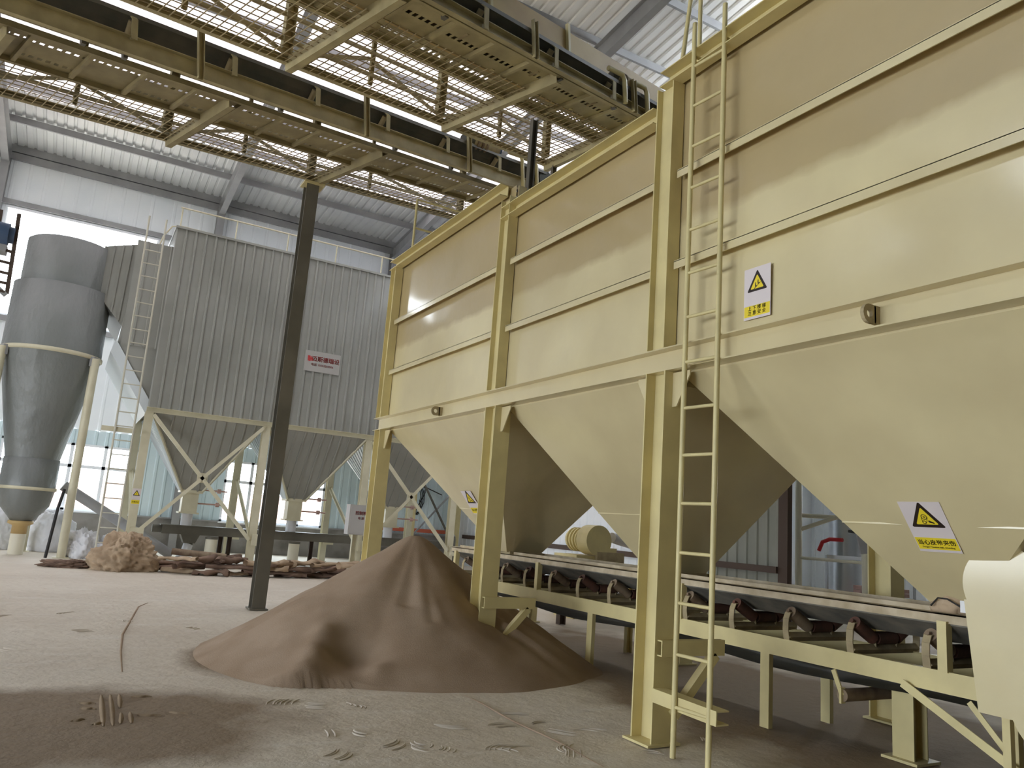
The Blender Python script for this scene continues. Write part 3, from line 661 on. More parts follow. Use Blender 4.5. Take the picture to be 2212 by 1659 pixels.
# footprints and scuffs pressed up around the heap: low ridges of dust
def scuff(pts, wd, ht, nm='dust_ridge'):
    mb = MB(); vs = []; n = len(pts); prof = ((-1, -0.003), (-0.5, ht*0.7), (0, ht), (0.5, ht*0.6), (1, -0.003))
    P = [V(p) for p in pts]
    for i, p in enumerate(P):
        d = (P[min(i+1, n-1)]-P[max(i-1, 0)]).normalized(); sd = V((-d.y, d.x, 0)); k = math.sin(PI*(i+0.5)/n)**0.6
        for a, z in prof: vs.append(p+sd*(a*wd*k)+V((0, 0, z*k-0.002)))
    mb.add(vs, [(i*5+j, (i+1)*5+j, (i+1)*5+j+1, i*5+j+1) for i in range(n-1) for j in range(4)], True)
    return mb
# a worn pair of short wheel ruts pressed in the brown floor patch
rut = MB()
for x0, y0, x1, y1, wd in ((0.49, 7.2, 0.47, 6.25, 0.022), (0.555, 7.2, 0.53, 6.25, 0.022), (0.62, 7.2, 0.60, 6.75, 0.02), (0.60, 6.6, 0.58, 6.3, 0.02), (0.66, 6.6, 0.65, 6.3, 0.02), (0.33, 6.95, 0.44, 6.92, 0.02), (0.33, 6.78, 0.44, 6.75, 0.02), (0.70, 6.5, 0.86, 6.46, 0.022), (0.92, 6.55, 1.05, 6.46, 0.02), (0.27, 6.42, 0.36, 6.46, .022), (0.40, 6.30, 0.46, 6.34, .02), (0.7, 7.1, 0.85, 7.08, .018)):
    pts = [(x0+(x1-x0)*t/8, y0+(y1-y0)*t/8+0.008*math.sin(t*1.3), 0) for t in range(9)]
    s_ = scuff(pts, wd, 0.012); rut.add(s_.v, s_.f, True)
tag(rut.build('wheel_rut', RUTM), 'short twin ruts and prints pressed into the brown floor patch at the lower left', 'sand', kind='stuff')
scf = MB(); rs = random.Random(3)
for i in range(34):
    x, y = (rs.uniform(1.2, 4.2), rs.uniform(4.3, 6.7)) if i < 22 else ((rs.uniform(4.4, 7.2), rs.uniform(2.6, 5.5)) if i < 26 else (rs.uniform(-1.5, 2.2), rs.uniform(8.6, 12.5)))
    a = rs.uniform(0, PI); L = rs.uniform(.10, .26); k = rs.uniform(-.12, .12)
    for q in range(rs.randint(2, 6)):
        ox, oy = -math.sin(a)*q*0.035+rs.uniform(-.02, .02), math.cos(a)*q*0.035+rs.uniform(-.02, .02)
        pts = [(x+ox+math.cos(a+t*k)*L*t/8, y+oy+math.sin(a+t*k)*L*t/8, 0) for t in range(9)]
        s_ = scuff(pts, rs.uniform(.006, .011), rs.uniform(.003, .006)); scf.add(s_.v, s_.f, True)
tag(scf.build('dust_scuff', DUSTF), 'clusters of fine scuff ridges in the pale dust on the floor', 'dust', kind='stuff')
tr = scuff([(3.46+0.015*math.sin(i), 6.69-i*0.2, 0) for i in range(12)], 0.010, 0.008)
tag(tr.build('drag_line', SAND), 'thin straight dark line over the floor from the heap towards the viewer', 'sand', kind='stuff')
tr = scuff([(1.35, 13.4, 0), (1.18, 12.9, 0), (1.0, 11.6, 0), (0.82, 10.3, 0), (0.74, 9.2, 0), (0.69, 8.1, 0)], 0.014, 0.004)
tag(tr.build('tyre_track', SAND), 'faint curving wheel track over the pale floor left of the dark column', 'track', kind='stuff')

# =================================================================== ELEVATED GALLERIES
gv = V((0.94109495, 0.30578029, 0.1443562)).normalized(); tv = V((0.30901699, -0.95105652, 0.0)); nv = V((-0.13729091, -0.04460852, 0.98952579)); GP = V((2.87, 12.75, 7.2))
def G(s, t, h): return GP + gv*s + tv*t + nv*h
S0 = -9.5
def gallery(name, label, T, end, end_r, wk):
    """T: far chord offset; wk: (walkway outer t, inner t)"""
    g = thing(name, label, 'walkway', G(0, T, 0))
    MB().chan(G(S0, T, 0.04), G(end, T, 0.04), 0.07, 0.09, up=nv, side=-1).build('edge_beam', GALM, g)
    MB().chan(G(S0, wk[0], 0.035), G(end, wk[0], 0.035), 0.06, 0.08, up=nv).build('edge_beam', GALM, g)
    MB().chan(G(S0, wk[1], 0.035), G(end_r, wk[1], 0.035), 0.05, 0.07, up=nv).build('edge_beam', GALM, g)
    # net
    mb = MB(); s = S0; nr = wk[0] if T < 2 else wk[0]+0.45
    while s < end: mb.bar(G(s, T+0.03, -0.012), G(s, nr, -0.012), 0.009, 0.009); s += 0.115
    tt = T+0.11
    while tt < nr: mb.bar(G(S0, tt, 0.0), G(end, tt, 0.0), 0.009, 0.009); tt += 0.115
    mb.build('safety_net', DUSTY, g)
    # cross beams
    for s in [-7.55, -5.05, -2.5, 0.05, end-0.04]:
        MB().chan(G(s, T-0.03, 0.0), G(s if s < end-0.1 else end_r, wk[1], 0.0), 0.09, 0.17, up=nv).build('cross_beam', GALM, g)
    s = S0+0.3
    while s < end_r-0.3:
        MB().ang(G(s, wk[0], 0.03), G(s, wk[1], 0.03), 0.05, up=nv).build('cross_bar', GALM, g); s += 0.625
    # perforated tread plates, some patched solid
    s = S0+0.3; k = 0; rnd = random.Random(len(name)+int(T*10))
    while s < end_r-0.3:
        mb = MB(); L = 0.60; a0, a1 = wk[0]-0.02, wk[1]-0.01; W = a1-a0; mode = rnd.choice((0, 0, 1, 2))
        rows = ((0.2, 0.27), (0.66, 0.73)) if mode == 0 else (((0.15, 0.22), (0.62, 0.69)) if mode == 1 else ((0.7, 0.76),))
        prev = 0.0
        for r0, r1 in rows:
            mb.bar(G(s-0.005, a0+W*(prev+r0)/2, 0.062), G(s+0.62, a0+W*(prev+r0)/2, 0.062), W*(r0-prev), 0.006, up=nv)
            nh = 6; hl = L/(nh+0.6)
            for q in range(nh+1): mb.bar(G(s-0.005+q*hl, a0+W*(r0+r1)/2, 0.062), G(s-0.005+q*hl+hl*0.42, a0+W*(r0+r1)/2, 0.062), W*(r1-r0), 0.006, up=nv)
            prev = r1
        mb.bar(G(s-0.005, a0+W*(prev+1)/2, 0.062), G(s+0.62, a0+W*(prev+1)/2, 0.062), W*(1-prev), 0.006, up=nv)
        mb.build('tread_plate', GALM, g); s += 0.625; k += 1
    # side truss railing on the far chord
    p = -8.8; j = 0
    posts = [-8.80, -7.55, -6.3, -5.05, -3.8, -2.55, -1.3, -0.05, 1.2, end-0.08]
    for j, s in enumerate(posts):
        major = j % 2 == 1
        mb = MB(); wdt = 0.13 if major else 0.06
        mb.chan(G(s, T, 0.16), G(s, T, 0.16)+V((0, 0, 1.05)), wdt*0.6, wdt, 0.006, up=gv); mb.build('rail_post', GALM, g)
    mb = MB()
    for a, b in zip(range(len(posts)-1), range(1, len(posts))):
        ha, hb = (0.12 if a % 2 == 1 else 0.52), (0.12 if b % 2 == 1 else 0.52)
        mb.bar(G(posts[a], T, ha), G(posts[b], T, hb), 0.02, 0.05, up=nv)
    mb.build('truss_diagonal', GALM, g)
    for h in (0.30, 0.62, 1.12): MB().bar(G(S0, T, h), G(end, T, h), 0.03, 0.05, up=nv).build('guard_rail', GALM, g)
    return g
g1 = gallery('conveyor_gallery', 'long raised cream steel gallery with net floor resting on the dark grey column', 0.0, 3.6, 3.6, (1.05, 1.9))
GALM = GAL2
g2 = gallery('conveyor_gallery', 'nearer raised cream steel gallery across the top of the picture ending over the bin', 3.3, 2.42, 1.95, (4.5, 5.42))

G_ = G
def up_conv(name, label, T, s1, mot, hoops, z0=0.0, sh=0.23, wd=0.62):
    G = lambda a, b, h_: G_(a, b, h_+z0 if h_ > 0.12 else h_)
    c = thing(name, label, 'conveyor', G(0, T, 0))
    MB().chan(G_(S0, T, sh/2), G_(s1, T, sh/2), 0.07, sh, up=nv, side=-1).build('stringer', GALM, c)
    MB().chan(G(S0, T-wd, 0.36), G(s1, T-wd, 0.36), 0.05, 0.06, up=nv, side=1).build('stringer', GALM, c)
    for (pts, nm) in (([(0.0, 0.50), (-0.10, 0.40), (-0.22, 0.31), (-0.42, 0.31), (-0.54, 0.40), (-0.64, 0.50)], 'carrying_belt'),):
        mb = MB(); A = [G(S0, T+a, h) for a, h in pts]+[G(S0, T+a, h+0.02) for a, h in reversed(pts)]; mb.prism(A, gv*(s1-S0)); mb.build(nm, RUBBER, c)
    MB().bar(G(S0, T+0.015, 0.49), G(s1, T+0.015, 0.49), 0.01, 0.05, up=nv).build('belt_edge_strip', DARKST, c)
    s = -8.9; k = 0
    while s < s1-0.2:
        fr = MB()
        fr.bar(G(s, T+0.045, 0.18), G(s, T+0.06, 0.42), 0.012, 0.07, up=gv).bar(G(s, T+0.06, 0.42), G(s, T-0.01, 0.49), 0.012, 0.07, up=gv).bar(G(s, T, 0.22), G(s, T-wd, 0.33), 0.05, 0.05, up=nv)
        i = fr.build('idler', GALM, c)
        MB().cyl(G(s, T-0.02, 0.43), G(s, T-0.2, 0.27), 0.04, n=12).build('roller', DUSTY, i)
        MB().cyl(G(s, T-0.24, 0.26), G(s, T-0.40, 0.26), 0.04, n=12).build('roller', DUSTY, i)
        s += 1.25
    for s in (-8.2, -5.6, -3.1, -0.55, 1.6):
        if s < s1: MB().chan(G(s, T+0.05, -0.02), G(s, T+0.05, 0.62), 0.05, 0.08, up=gv).build('frame_post', GALM, c)
    for s in (-7.0, -4.4, -3.95, -1.9, 0.1, 1.3):
        if s < s1: MB().bar(G(s, T-0.1, -0.02), G(s, T-0.1, 0.12), 0.07, 0.05, up=gv).build('support_foot', DARKST, c)
    # head drum, hood brackets and geared motor
    MB().cyl(G(s1, T, 0.36), G(s1, T-wd, 0.36), 0.19, n=24).build('head_drum', RUBBER, c)
    for ds in hoops:
        MB().tube([G(ds, T+0.06, 0.03), G(ds, T+0.06, 0.52), G(ds-0.03, T+0.05, 0.60), G(ds-0.30, T+0.0, 0.62)], 0.035, n=8).build('guard_hoop', CREAM2, c)
    ma, mlen, mr = mot
    mo = MB().cyl(G(ma, T-0.06, 0.60), G(ma+mlen, T-0.06, 0.60), mr, n=20).build('geared_motor', DUSTY, c)
    for q in range(3): MB().cyl(G(ma+mlen*(0.1+q*0.17), T-0.06, 0.60), G(ma+mlen*(0.17+q*0.17), T-0.06, 0.60), mr*1.14, n=20).build('motor_fin', TANR, mo)
    MB().cyl(G(ma-mlen*0.3, T-0.06, 0.58), G(ma, T-0.06, 0.60), mr*0.6, mr*0.9, n=16).build('motor_end', DARKST, mo)
    if T < 4: MB().cyl(G(ma+mlen, T-0.06, 0.60), G(ma+mlen*1.12, T-0.06, 0.60), mr*0.8, n=16).build('motor_cap', BLUEM, mo)
    return c
up_conv('belt_conveyor', 'dark raised belt conveyor on the far gallery with its motor at the bin edge', 2.2, 3.7, (1.75, 0.62, 0.125), (2.95, 3.35))
up_conv('belt_conveyor', 'dark raised belt conveyor on the near gallery under the tan side sheet', 5.5, 2.9, (1.30, 0.36, 0.09), (1.35, 1.92), -0.17, 0.13)
# tan side sheet behind the near conveyor
ts = thing('side_sheet', 'long tan sheet-metal side cover standing behind the near raised conveyor', 'cover', G(0, 4.85, 0.1))
mb = MB(); mb.prism([G(S0, 4.80, 0.05), G(S0, 4.84, 0.05), G(S0, 4.84, 1.22), G(S0, 4.80, 1.22)], gv*(3.9-S0)); mb.build('sheet', PANELY, ts)
for s in (-3.2, -0.6, 1.0): MB().bar(G(s, 4.87, 0.05), G(s, 4.87, 1.30), 0.05, 0.05, up=gv).build('sheet_post', CREAM2, ts)
# dark column carrying the far gallery
dc = thing('steel_column', 'dark grey H-section steel column standing alone left of the sand heap', 'column', (2.86, 12.78, 0))
MB().hsec((2.86, 12.78, 0.0), (2.86, 12.78, 7.12), 0.21, 0.24, 0.014, up=(0, 1, 0)).build('shaft', DARKST, dc)
MB().box((2.72, 12.62, 0), (3.0, 12.94, 0.02)).build('base_plate', DARKST, dc)
MB().box((2.70, 12.60, 7.10), (3.05, 12.94, 7.13)).build('cap_plate', CREAM2, dc)
# dark posts from the bin roof up to the near gallery
for x, y, z1, lb in ((4.42, 7.85, 6.66, 'thin dark post standing on the bin roof edge behind the conveyor motor'), (6.15, 10.15, 7.5, 'short dark post on the bin roof under the end corner of the near gallery')):
    tag(MB().hsec((x, y, 5.37), (x, y, z1), 0.075, 0.075, 0.008).build('support_post', DARKST), lb, 'post')

# =================================================================== BAG DUST COLLECTOR
DX0, DX1, DY0, DY1, DZ0, DZ1 = 1.52, 10.55, 22.0, 25.6, 3.93, 8.88
dcx = thing('dust_collector', 'large grey ribbed-sheet dust collector on cream legs in front of the rear wall', 'dust collector', (6.0, 23.8, 0))
mb = MB().corr((DX0, DY0, DZ0), (1, 0, 0), DX1-DX0, (0, 0, 1), DZ1-DZ0, (0, -1, 0), pitch=0.26, rib=0.035, depth=0.045)
mb.corr((DX0, DY1, DZ0), (0, -1, 0), DY1-DY0, (0, 0, 1), DZ1-DZ0, (-1, 0, 0), pitch=0.30, rib=0.045, depth=0.03)
mb.box((DX0+.03, DY0+.03, DZ0), (DX1, DY1, DZ1)); mb.build('casing', CLAD, dcx)
MB().box((DX0-0.05, DY0-0.06, DZ1), (DX1, DY1+0.05, DZ1+0.06)).build('roof_edge', CLAD, dcx)
mb = MB()
mb.prism([(0.55, DY0+0.15, 5.55), (DX0, DY0+0.15, 4.1), (DX0, DY0+0.15, 8.36), (0.72, DY0+0.15, 8.36)], (0, 3.2, 0))
mb.corr((0.62, DY0+0.13, 5.5), (1, 0, 0), 0.9, (0, 0, 1), 2.86, (0, -1, 0), pitch=0.30, rib=0.045, depth=0.03)
mb.build('inlet_plenum', CLAD, dcx)
mb = MB().prism([(0.50, DY0+0.1, 5.60), (0.42, DY0+0.1, 5.25), (DX0-0.05, DY0+0.1, 3.75), (DX0, DY0+0.1, 4.1)], (0, 3.3, 0)); mb.build('plenum_soffit', CLADW, dcx)
MB().chan((DX0-0.05, DY0-0.04, DZ0-0.06), (DX1, DY0-0.04, DZ0-0.06), 0.1, 0.13, side=-1).box((DX0-.05, DY1-.1, DZ0-.12), (DX1, DY1, DZ0)).build('base_beam', CREAM3, dcx)
TIPS = [3.06, 6.02, 9.12]; tops = [(1.62, 4.52), (4.62, 7.52), (7.62, 10.5)]
for (a, b), xm in zip(tops, TIPS):
    y0, y1, ym, z1, z0 = DY0+0.05, DY1-0.05, 23.8, DZ0-0.1, 1.9
    T4 = [V((a, y0, z1)), V((b, y0, z1)), V((b, y1, z1)), V((a, y1, z1))]; B4 = [V((xm-0.28, ym-0.28, z0)), V((xm+0.28, ym-0.28, z0)), V((xm+0.28, ym+0.28, z0)), V((xm-0.28, ym+0.28, z0))]
    mb = MB()
    mb.add(T4+B4, [(0, 1, 5, 4), (2, 3, 7, 6)]); 
    for j in range(1, 11):
        u = j/11; p = T4[0].lerp(T4[1], u); q = B4[0].lerp(B4[1], u)
        if True:
            # vertical ribs, cut where they meet the sloping edges
            xx = p.x; e = []
            L_ = (B4[0].x-a); R_2 = (b-B4[1].x); v_end = 1.0
            if xx < B4[0].x: v_end = (xx-a)/L_
            elif xx > B4[1].x: v_end = (b-xx)/R_2
            pa = V((xx, y0-0.012, z1)); pb = V((xx, y0+(ym-0.28-y0)*v_end-0.012, z1+(z0-z1)*v_end)); mb.bar(pa, pb, 0.04, 0.03, up=(0, -1, 0))
    h = mb.build('hopper', CLAD, dcx)
    mb = MB(); mb.add(T4+B4, [(1, 2, 6, 5), (3, 0, 4, 7)])
    for side in ((3, 0, 7, 4), (1, 2, 5, 6)):
        for j in range(1, 12):
            p = T4[side[0]].lerp(T4[side[1]], j/12); q = B4[side[2]-4].lerp(B4[side[3]-4], j/12); mb.bar(p, q, 0.03, 0.04)
    mb.build('hopper_cheek', CLADW, h)
    mb = MB(); 
    for i, j in ((0, 0), (1, 1)): mb.bar(T4[i]+V((0, -0.03, 0)), B4[j]+V((0, -0.03, 0)), 0.05, 0.05)
    mb.build('corner_trim', CREAM3, h)
    MB().box((xm-0.30, ym-0.3, 1.84), (xm+0.30, ym+0.3, 1.92)).box((xm-0.21, ym-0.21, 1.30), (xm+0.21, ym+0.21, 1.84)).box((xm-0.27, ym-0.27, 1.26), (xm+0.27, ym+0.27, 1.30)).build('rotary_valve', CREAM3, h)
    MB().cyl((xm, ym, 0.93), (xm, ym, 1.26), 0.15, n=20).build('outlet_sleeve', WHITEC, h)
    mb = MB()
    for z in (1.95, 1.56): mb.cyl((xm+0.2, ym, z), (xm+1.0, ym, z), 0.022, n=8).cyl((xm+0.72, ym, z), (xm+0.82, ym, z), 0.065, n=12)
    mb.build('lever_arm', MUTED, h)
LEGX = [1.55, 4.56, 7.56, 10.5]
for x in LEGX:
    for y in (DY0+0.05, DY1-0.1):
        MB().hsec((x, y, 0), (x, y, DZ0-0.12), 0.2, 0.2, 0.012, up=(0, 1, 0)).box((x-.14, y-.14, 0), (x+.14, y+.14, .02)).box((x-.03, y-.17, .55), (x+.3, y-.11, .85)).build('leg', CREAM3, dcx)
mb = MB(); yf = DY0-0.08
for a, b in ((0, 1), (2, 3)):
    x0, x1 = LEGX[a], LEGX[b]
    for p, q in (((x0+.1, 3.75), (x1-.1, 0.7)), ((x0+.1, 0.7), (x1-.1, 3.75))):
        MB().ang((p[0], yf, p[1]), (q[0], yf, q[1]), 0.09).build('cross_brace', CREAM3, dcx)
    MB().box(((x0+x1)/2-.13, yf-.02, 2.1), ((x0+x1)/2+.13, yf, 2.36)).build('brace_plate', CREAM3, dcx)
for x in LEGX[:3]:
    MB().ang((x, DY0+.2, 0.7), (x, DY1-.2, 2.4), 0.08).build('cross_brace', CREAM3, dcx)
mb = MB()
xr = DX0+0.05
while xr < DX1: mb.cyl((xr, DY0+0.05, DZ1), (xr, DY0+0.05, DZ1+0.62), 0.02, n=6); xr += 1.45
mb.cyl((DX0, DY0+0.05, DZ1+0.62), (DX1, DY0+0.05, DZ1+0.62), 0.022, n=6)
mb.tube([(1.15, DY0+.1, 8.36), (1.2, DY0+.1, 8.6), (1.38, DY0+.08, 8.92), (1.6, DY0+.05, 8.97), (2.2, DY0+.05, 8.96)], 0.02, n=6)
mb.build('roof_railing', CREAM3, dcx)
# ladder on the collector
ld = thing('access_ladder', 'slim pale ladder leaning up the left end of the grey dust collector', 'ladder', (1.0, 21.6, 0))
for x in (0.82, 1.24):
    MB().cyl((x, 21.55, 0), (x-0.04, 21.75, 8.95), 0.024, n=8).build('rail', LADG, ld)
z = 0.45
while z < 8.3: MB().cyl((0.82-.004*z, 21.55+.022*z, z), (1.24-.004*z, 21.55+.022*z, z), 0.015, n=6).build('rung', LADG, ld); z += 0.36
MB().box((0.50, 21.65, 3.18), (1.3, 21.7, 3.3)).build('tie_bar', CREAM3, ld)
# nameboard of the collector
nb = Plane((5.88, DY0-0.04, 5.86), (1, 0, 0), (0, 0, 1)); t = thing('name_board', 'grey board with red lettering fixed on the dust collector face', 'sign', nb.c)
nb.poly(MB(), [(-.52, -.30), (.52, -.30), (.52, .30), (-.52, .30)], 0, 0.012).build('board', SIGNG, t)
mb = MB(); nb.text(mb, '迈斯德瑞设', 0.165, 0.085, 0.07, 0.014, bold=0.004); mb.build('lettering', SIGNR, t)
mb = MB(); nb.text(mb, '电话 15052250506', 0.085, 0, -0.10, 0.014, bold=0.0015); mb.build('telephone_line', SIGNR, t)
mb = MB(); nb.poly(mb, [(-.44, -.0), (-.36, -.02), (-.34, .06), (-.38, .15), (-.45, .15)], .012, .015); nb.poly(mb, [(-.33, .0), (-.29, .0), (-.30, .10), (-.36, .15)], .012, .015); mb.build('emblem', SIGNR, t)
warn_sign('warning_sign', 'small yellow warning sign on the leg of the grey dust collector', Plane((1.55, DY0-0.06, 1.62), (1, 0, 0), (0, 0, 1)), 0.20, 0.40,
    [('注意安全', 0, -0.14, 0.042, 0.0006)], icon_plain, band=(-0.19, -0.09), tri=0.44)
# control cabinet
cb = thing('control_cabinet', 'pale grey control cabinet with red writing on a post under the dust collector', 'cabinet', (7.35, 21.6, 0))
MB().box((7.02, 21.42, 1.02), (7.62, 21.75, 1.86)).build('cabinet_body', SIGNG, cb)
MB().box((7.05, 21.405, 1.05), (7.59, 21.42, 1.83)).build('door', SIGNG, cb)
MB().chan((7.3, 21.6, 0), (7.3, 21.6, 1.02), 0.1, 0.16, up=(1, 0, 0)).build('post', CREAM3, cb)
pc = Plane((7.36, 21.40, 1.62), (1, 0, 0), (0, 0, 1)); mb = MB(); pc.text(mb, '控制柜', 0.12, 0, 0, 0.002, bold=.002); pc.text(mb, '电 源', 0.08, 0, -0.14, 0.002, bold=.001); mb.build('lettering', SIGNR, cb)

# screw conveyor under the collector
sw = thing('screw_conveyor', 'dark grey horizontal trough screw conveyor under the dust collector hoppers', 'conveyor', (6, 23.8, 0))
MB().box((2.45, 23.62, 0.68), (11.0, 23.98, 0.90)).box((2.40, 23.58, 0.90), (11.0, 24.02, 0.93)).build('trough', DARKST, sw)
MB().cyl((2.2, 23.8, 0.80), (2.45, 23.8, 0.80), 0.11, n=16).build('end_bearing', DARKST, sw)
MB().prism([(2.95, 23.6, 0.68), (3.45, 23.6, 0.68), (3.35, 23.6, 0.45), (3.05, 23.6, 0.45)], (0, .4, 0)).cyl((3.2, 23.8, .45), (3.2, 23.8, .36), .12, n=16).build('discharge_spout', DARKST, sw)
MB().tube([(3.2, 23.8, 0.4), (3.15, 23.75, 0.2), (3.0, 23.6, 0.0)], 0.13, n=14).build('spout_sleeve', WHITEC, sw)
for x in (4.05, 4.3, 6.7, 9.6): MB().chan((x, 23.8, 0), (x, 23.8, 0.68), 0.08, 0.12, up=(1, 0, 0)).build('leg', BRONZE, sw)
for x, lb in ((3.75, 'thick cream vertical pipe under the first hopper of the dust collector'), (6.08, 'white capped stub pipe under the second hopper of the dust collector')):
    p = thing('stub_pipe', lb, 'pipe', (x, 23.4, 0)); MB().cyl((x, 23.4, 0), (x, 23.4, 0.62), 0.16, n=22).build('pipe', PALEP, p)
    MB().cyl((x, 23.4, 0.60), (x, 23.4, 0.66), 0.175, n=22).build('cap', DARKST, p)

# inlet duct between cyclone and collector
mb = MB(); A = [(-0.1, 22.35, 6.75), (-0.1, 22.35, 8.05), (-0.1, 24.4, 8.05), (-0.1, 24.4, 6.75)]; B = [(0.66, 22.3, 5.9), (0.72, 22.3, 8.3), (0.72, 24.9, 8.3), (0.66, 24.9, 5.9)]
mb.add(A+B, [(0, 1, 5, 4), (1, 2, 6, 5), (2, 3, 7, 6), (3, 0, 4, 7)])
for j in range(0, 5):
    u = j/4; p = V(A[0]).lerp(V(B[0]), u); q = V(A[1]).lerp(V(B[1]), u); mb.bar(p+V((0, -.012, 0)), q+V((0, -.012, 0)), 0.04, 0.03, up=(0, 1, 0))
tag(mb.build('inlet_duct', CLAD), 'ribbed grey duct joining the cyclone top to the dust collector', 'duct')
# cyclone
cy = thing('cyclone_separator', 'tall grey clad cyclone with a tapering body at the far left', 'cyclone', (-0.87, 22.6, 0))
cc = (-0.87, 22.9)
MB().lathe(cc, [(0.0, 8.12), (0.5, 8.11), (0.93, 8.0), (1.0, 7.95), (1.0, 6.72)]).build('upper_drum', CYCL, cy)
MB().lathe(cc, [(0.95, 6.80), (1.12, 6.76), (1.13, 5.05)]).build('drum', CYCL, cy)
MB().lathe(cc, [(1.13, 5.09), (1.16, 5.08), (1.16, 5.0), (1.12, 4.98)]).build('ring_flange', CREAM3, cy)
MB().lathe(cc, [(1.12, 5.0), (0.60, 2.35)]).build('cone', CYCL, cy)
MB().lathe(cc, [(0.50, 2.38), (0.62, 2.36), (0.62, 1.62)]).build('lower_drum', CYCL, cy)
MB().lathe(cc, [(0.62, 1.66), (0.65, 1.65), (0.65, 1.59), (0.62, 1.58)]).build('ring_flange', CREAM3, cy)
MB().lathe(cc, [(0.62, 1.6), (0.55, 1.2), (0.22, 0.80), (0.0, .80)]).build('bottom_cone', CYCL, cy)
MB().lathe(cc, [(0.0, .82), (0.28, .82), (0.28, .75), (0.17, .70), (0.17, .5), (0.0, .5)]).build('outlet_collar', PANELY, cy)
MB().cyl((cc[0], cc[1], 0), (cc[0], cc[1], .72), 0.17, n=20).build('outlet_pipe', PALEP, cy)
for a in (-0.62, 1.5, 3.7):
    x, y = cc[0]+1.22*math.cos(a), cc[1]+1.22*math.sin(a)
    MB().cyl((x, y, 0), (x, y, 5.0), 0.10, n=16).box((x-.18, y-.18, 0), (x+.18, y+.18, .02)).build('leg', CREAM3, cy)
    xi, yi = cc[0]+1.12*math.cos(a), cc[1]+1.12*math.sin(a)
    MB().bar((xi, yi, 4.92), (x+.02*math.cos(a), y, 4.92), 0.2, 0.25).build('lug', GREYST, cy)
tag(MB().cyl((-0.1, 23.1, 1.76), (2.75, 23.4, 0.12), 0.13, n=18).build('inclined_duct', GREYST), 'grey round pipe slanting down from the cyclone base to the floor', 'pipe')
tag(MB().tube([(-0.05, 22.0, 1.66), (-0.12, 21.9, 1.2), (-0.16, 21.8, 0.6), (-0.2, 21.8, 0.02)], 0.035, n=8).build('hanging_hose', BLACKM), 'black hose hanging down beside the cyclone leg', 'hose')

# hanging conveyor head at the far left edge
hh = thing('elevator_head', 'dark steel conveyor head with motor and ladder rungs at the far left edge', 'machine', (-1.75, 15, 0))
MB().cyl((-1.95, 15.0, 5.75), (-1.50, 15.0, 5.75), 0.19, n=20).cyl((-1.5, 15, 5.75), (-1.42, 15, 5.75), 0.14, n=20).build('motor', BLUEM, hh)
mb = MB()
for x in (-1.68, -1.42): mb.bar((x, 15, 6.15), (x+0.05, 15, 4.75), 0.04, 0.06)
for z in (4.8, 4.95, 5.12, 5.3, 5.5): mb.bar((-2.2, 15, z+.02), (-1.4, 15, z-.03), 0.05, 0.04)
mb.build('ladder_frame', BRONZE, hh)
MB().bar((-2.4, 15.1, 5.55), (-1.5, 15.1, 5.5), 0.3, 0.12).bar((-2.4, 15.1, 5.5), (-1.38, 15.0, 4.72), 0.05, 0.08).build('frame', GREYST, hh)
MB().hsec((-2.35, 15.2, 0), (-2.35, 15.2, 5.5), 0.16, 0.16, up=(0, 1, 0)).build('post', GREYST, hh)

# =================================================================== SACKS AND TUBES ON THE FLOOR
def sack(c, rx, ry, rz, material, seed, label, amp=0.35, name='sack', freq=2.2, cat='sack'):
    o = blob(name, (c[0], c[1], rz*0.42), rx, ry, rz, material, seed, amp, freq, n=90, mrows=50); tag(o, label, cat); return o
sack((-0.15, 24.6), 0.55, 0.45, 0.75, WHITEC, 1, 'upright white woven bulk sack behind the cyclone outlet pipe', name='bulk_sack', amp=0.15)
sack((-1.55, 24.8), 0.6, 0.5, 0.9, WHITEC, 2, 'tall pale bulk sack standing left of the cyclone outlet pipe', name='bulk_sack', amp=0.12)
sack((0.52, 22.5), 0.40, 0.35, 0.48, WHITEC, 4, 'crumpled white sack heaped beside the cyclone leg', name='sack', amp=0.28)
sack((1.22, 22.5), 0.42, 0.3, 0.34, WHITEC, 6, 'low folded white sack lying right of the crumpled one', name='sack', amp=0.5)
tb = sack((1.30, 19.2), 0.58, 0.45, 0.50, TANC, 12, 'large crumpled tan cloth sack on the floor in front of the ladder', name='cloth_sack', amp=0.34, freq=1.7)
sack((0.35, 19.6), 0.55, 0.3, 0.10, BROWNC, 11, 'flat reddish brown cloth lying left of the tan sack', name='cloth_sheet', amp=0.4, cat='cloth')
rnd = random.Random(5)
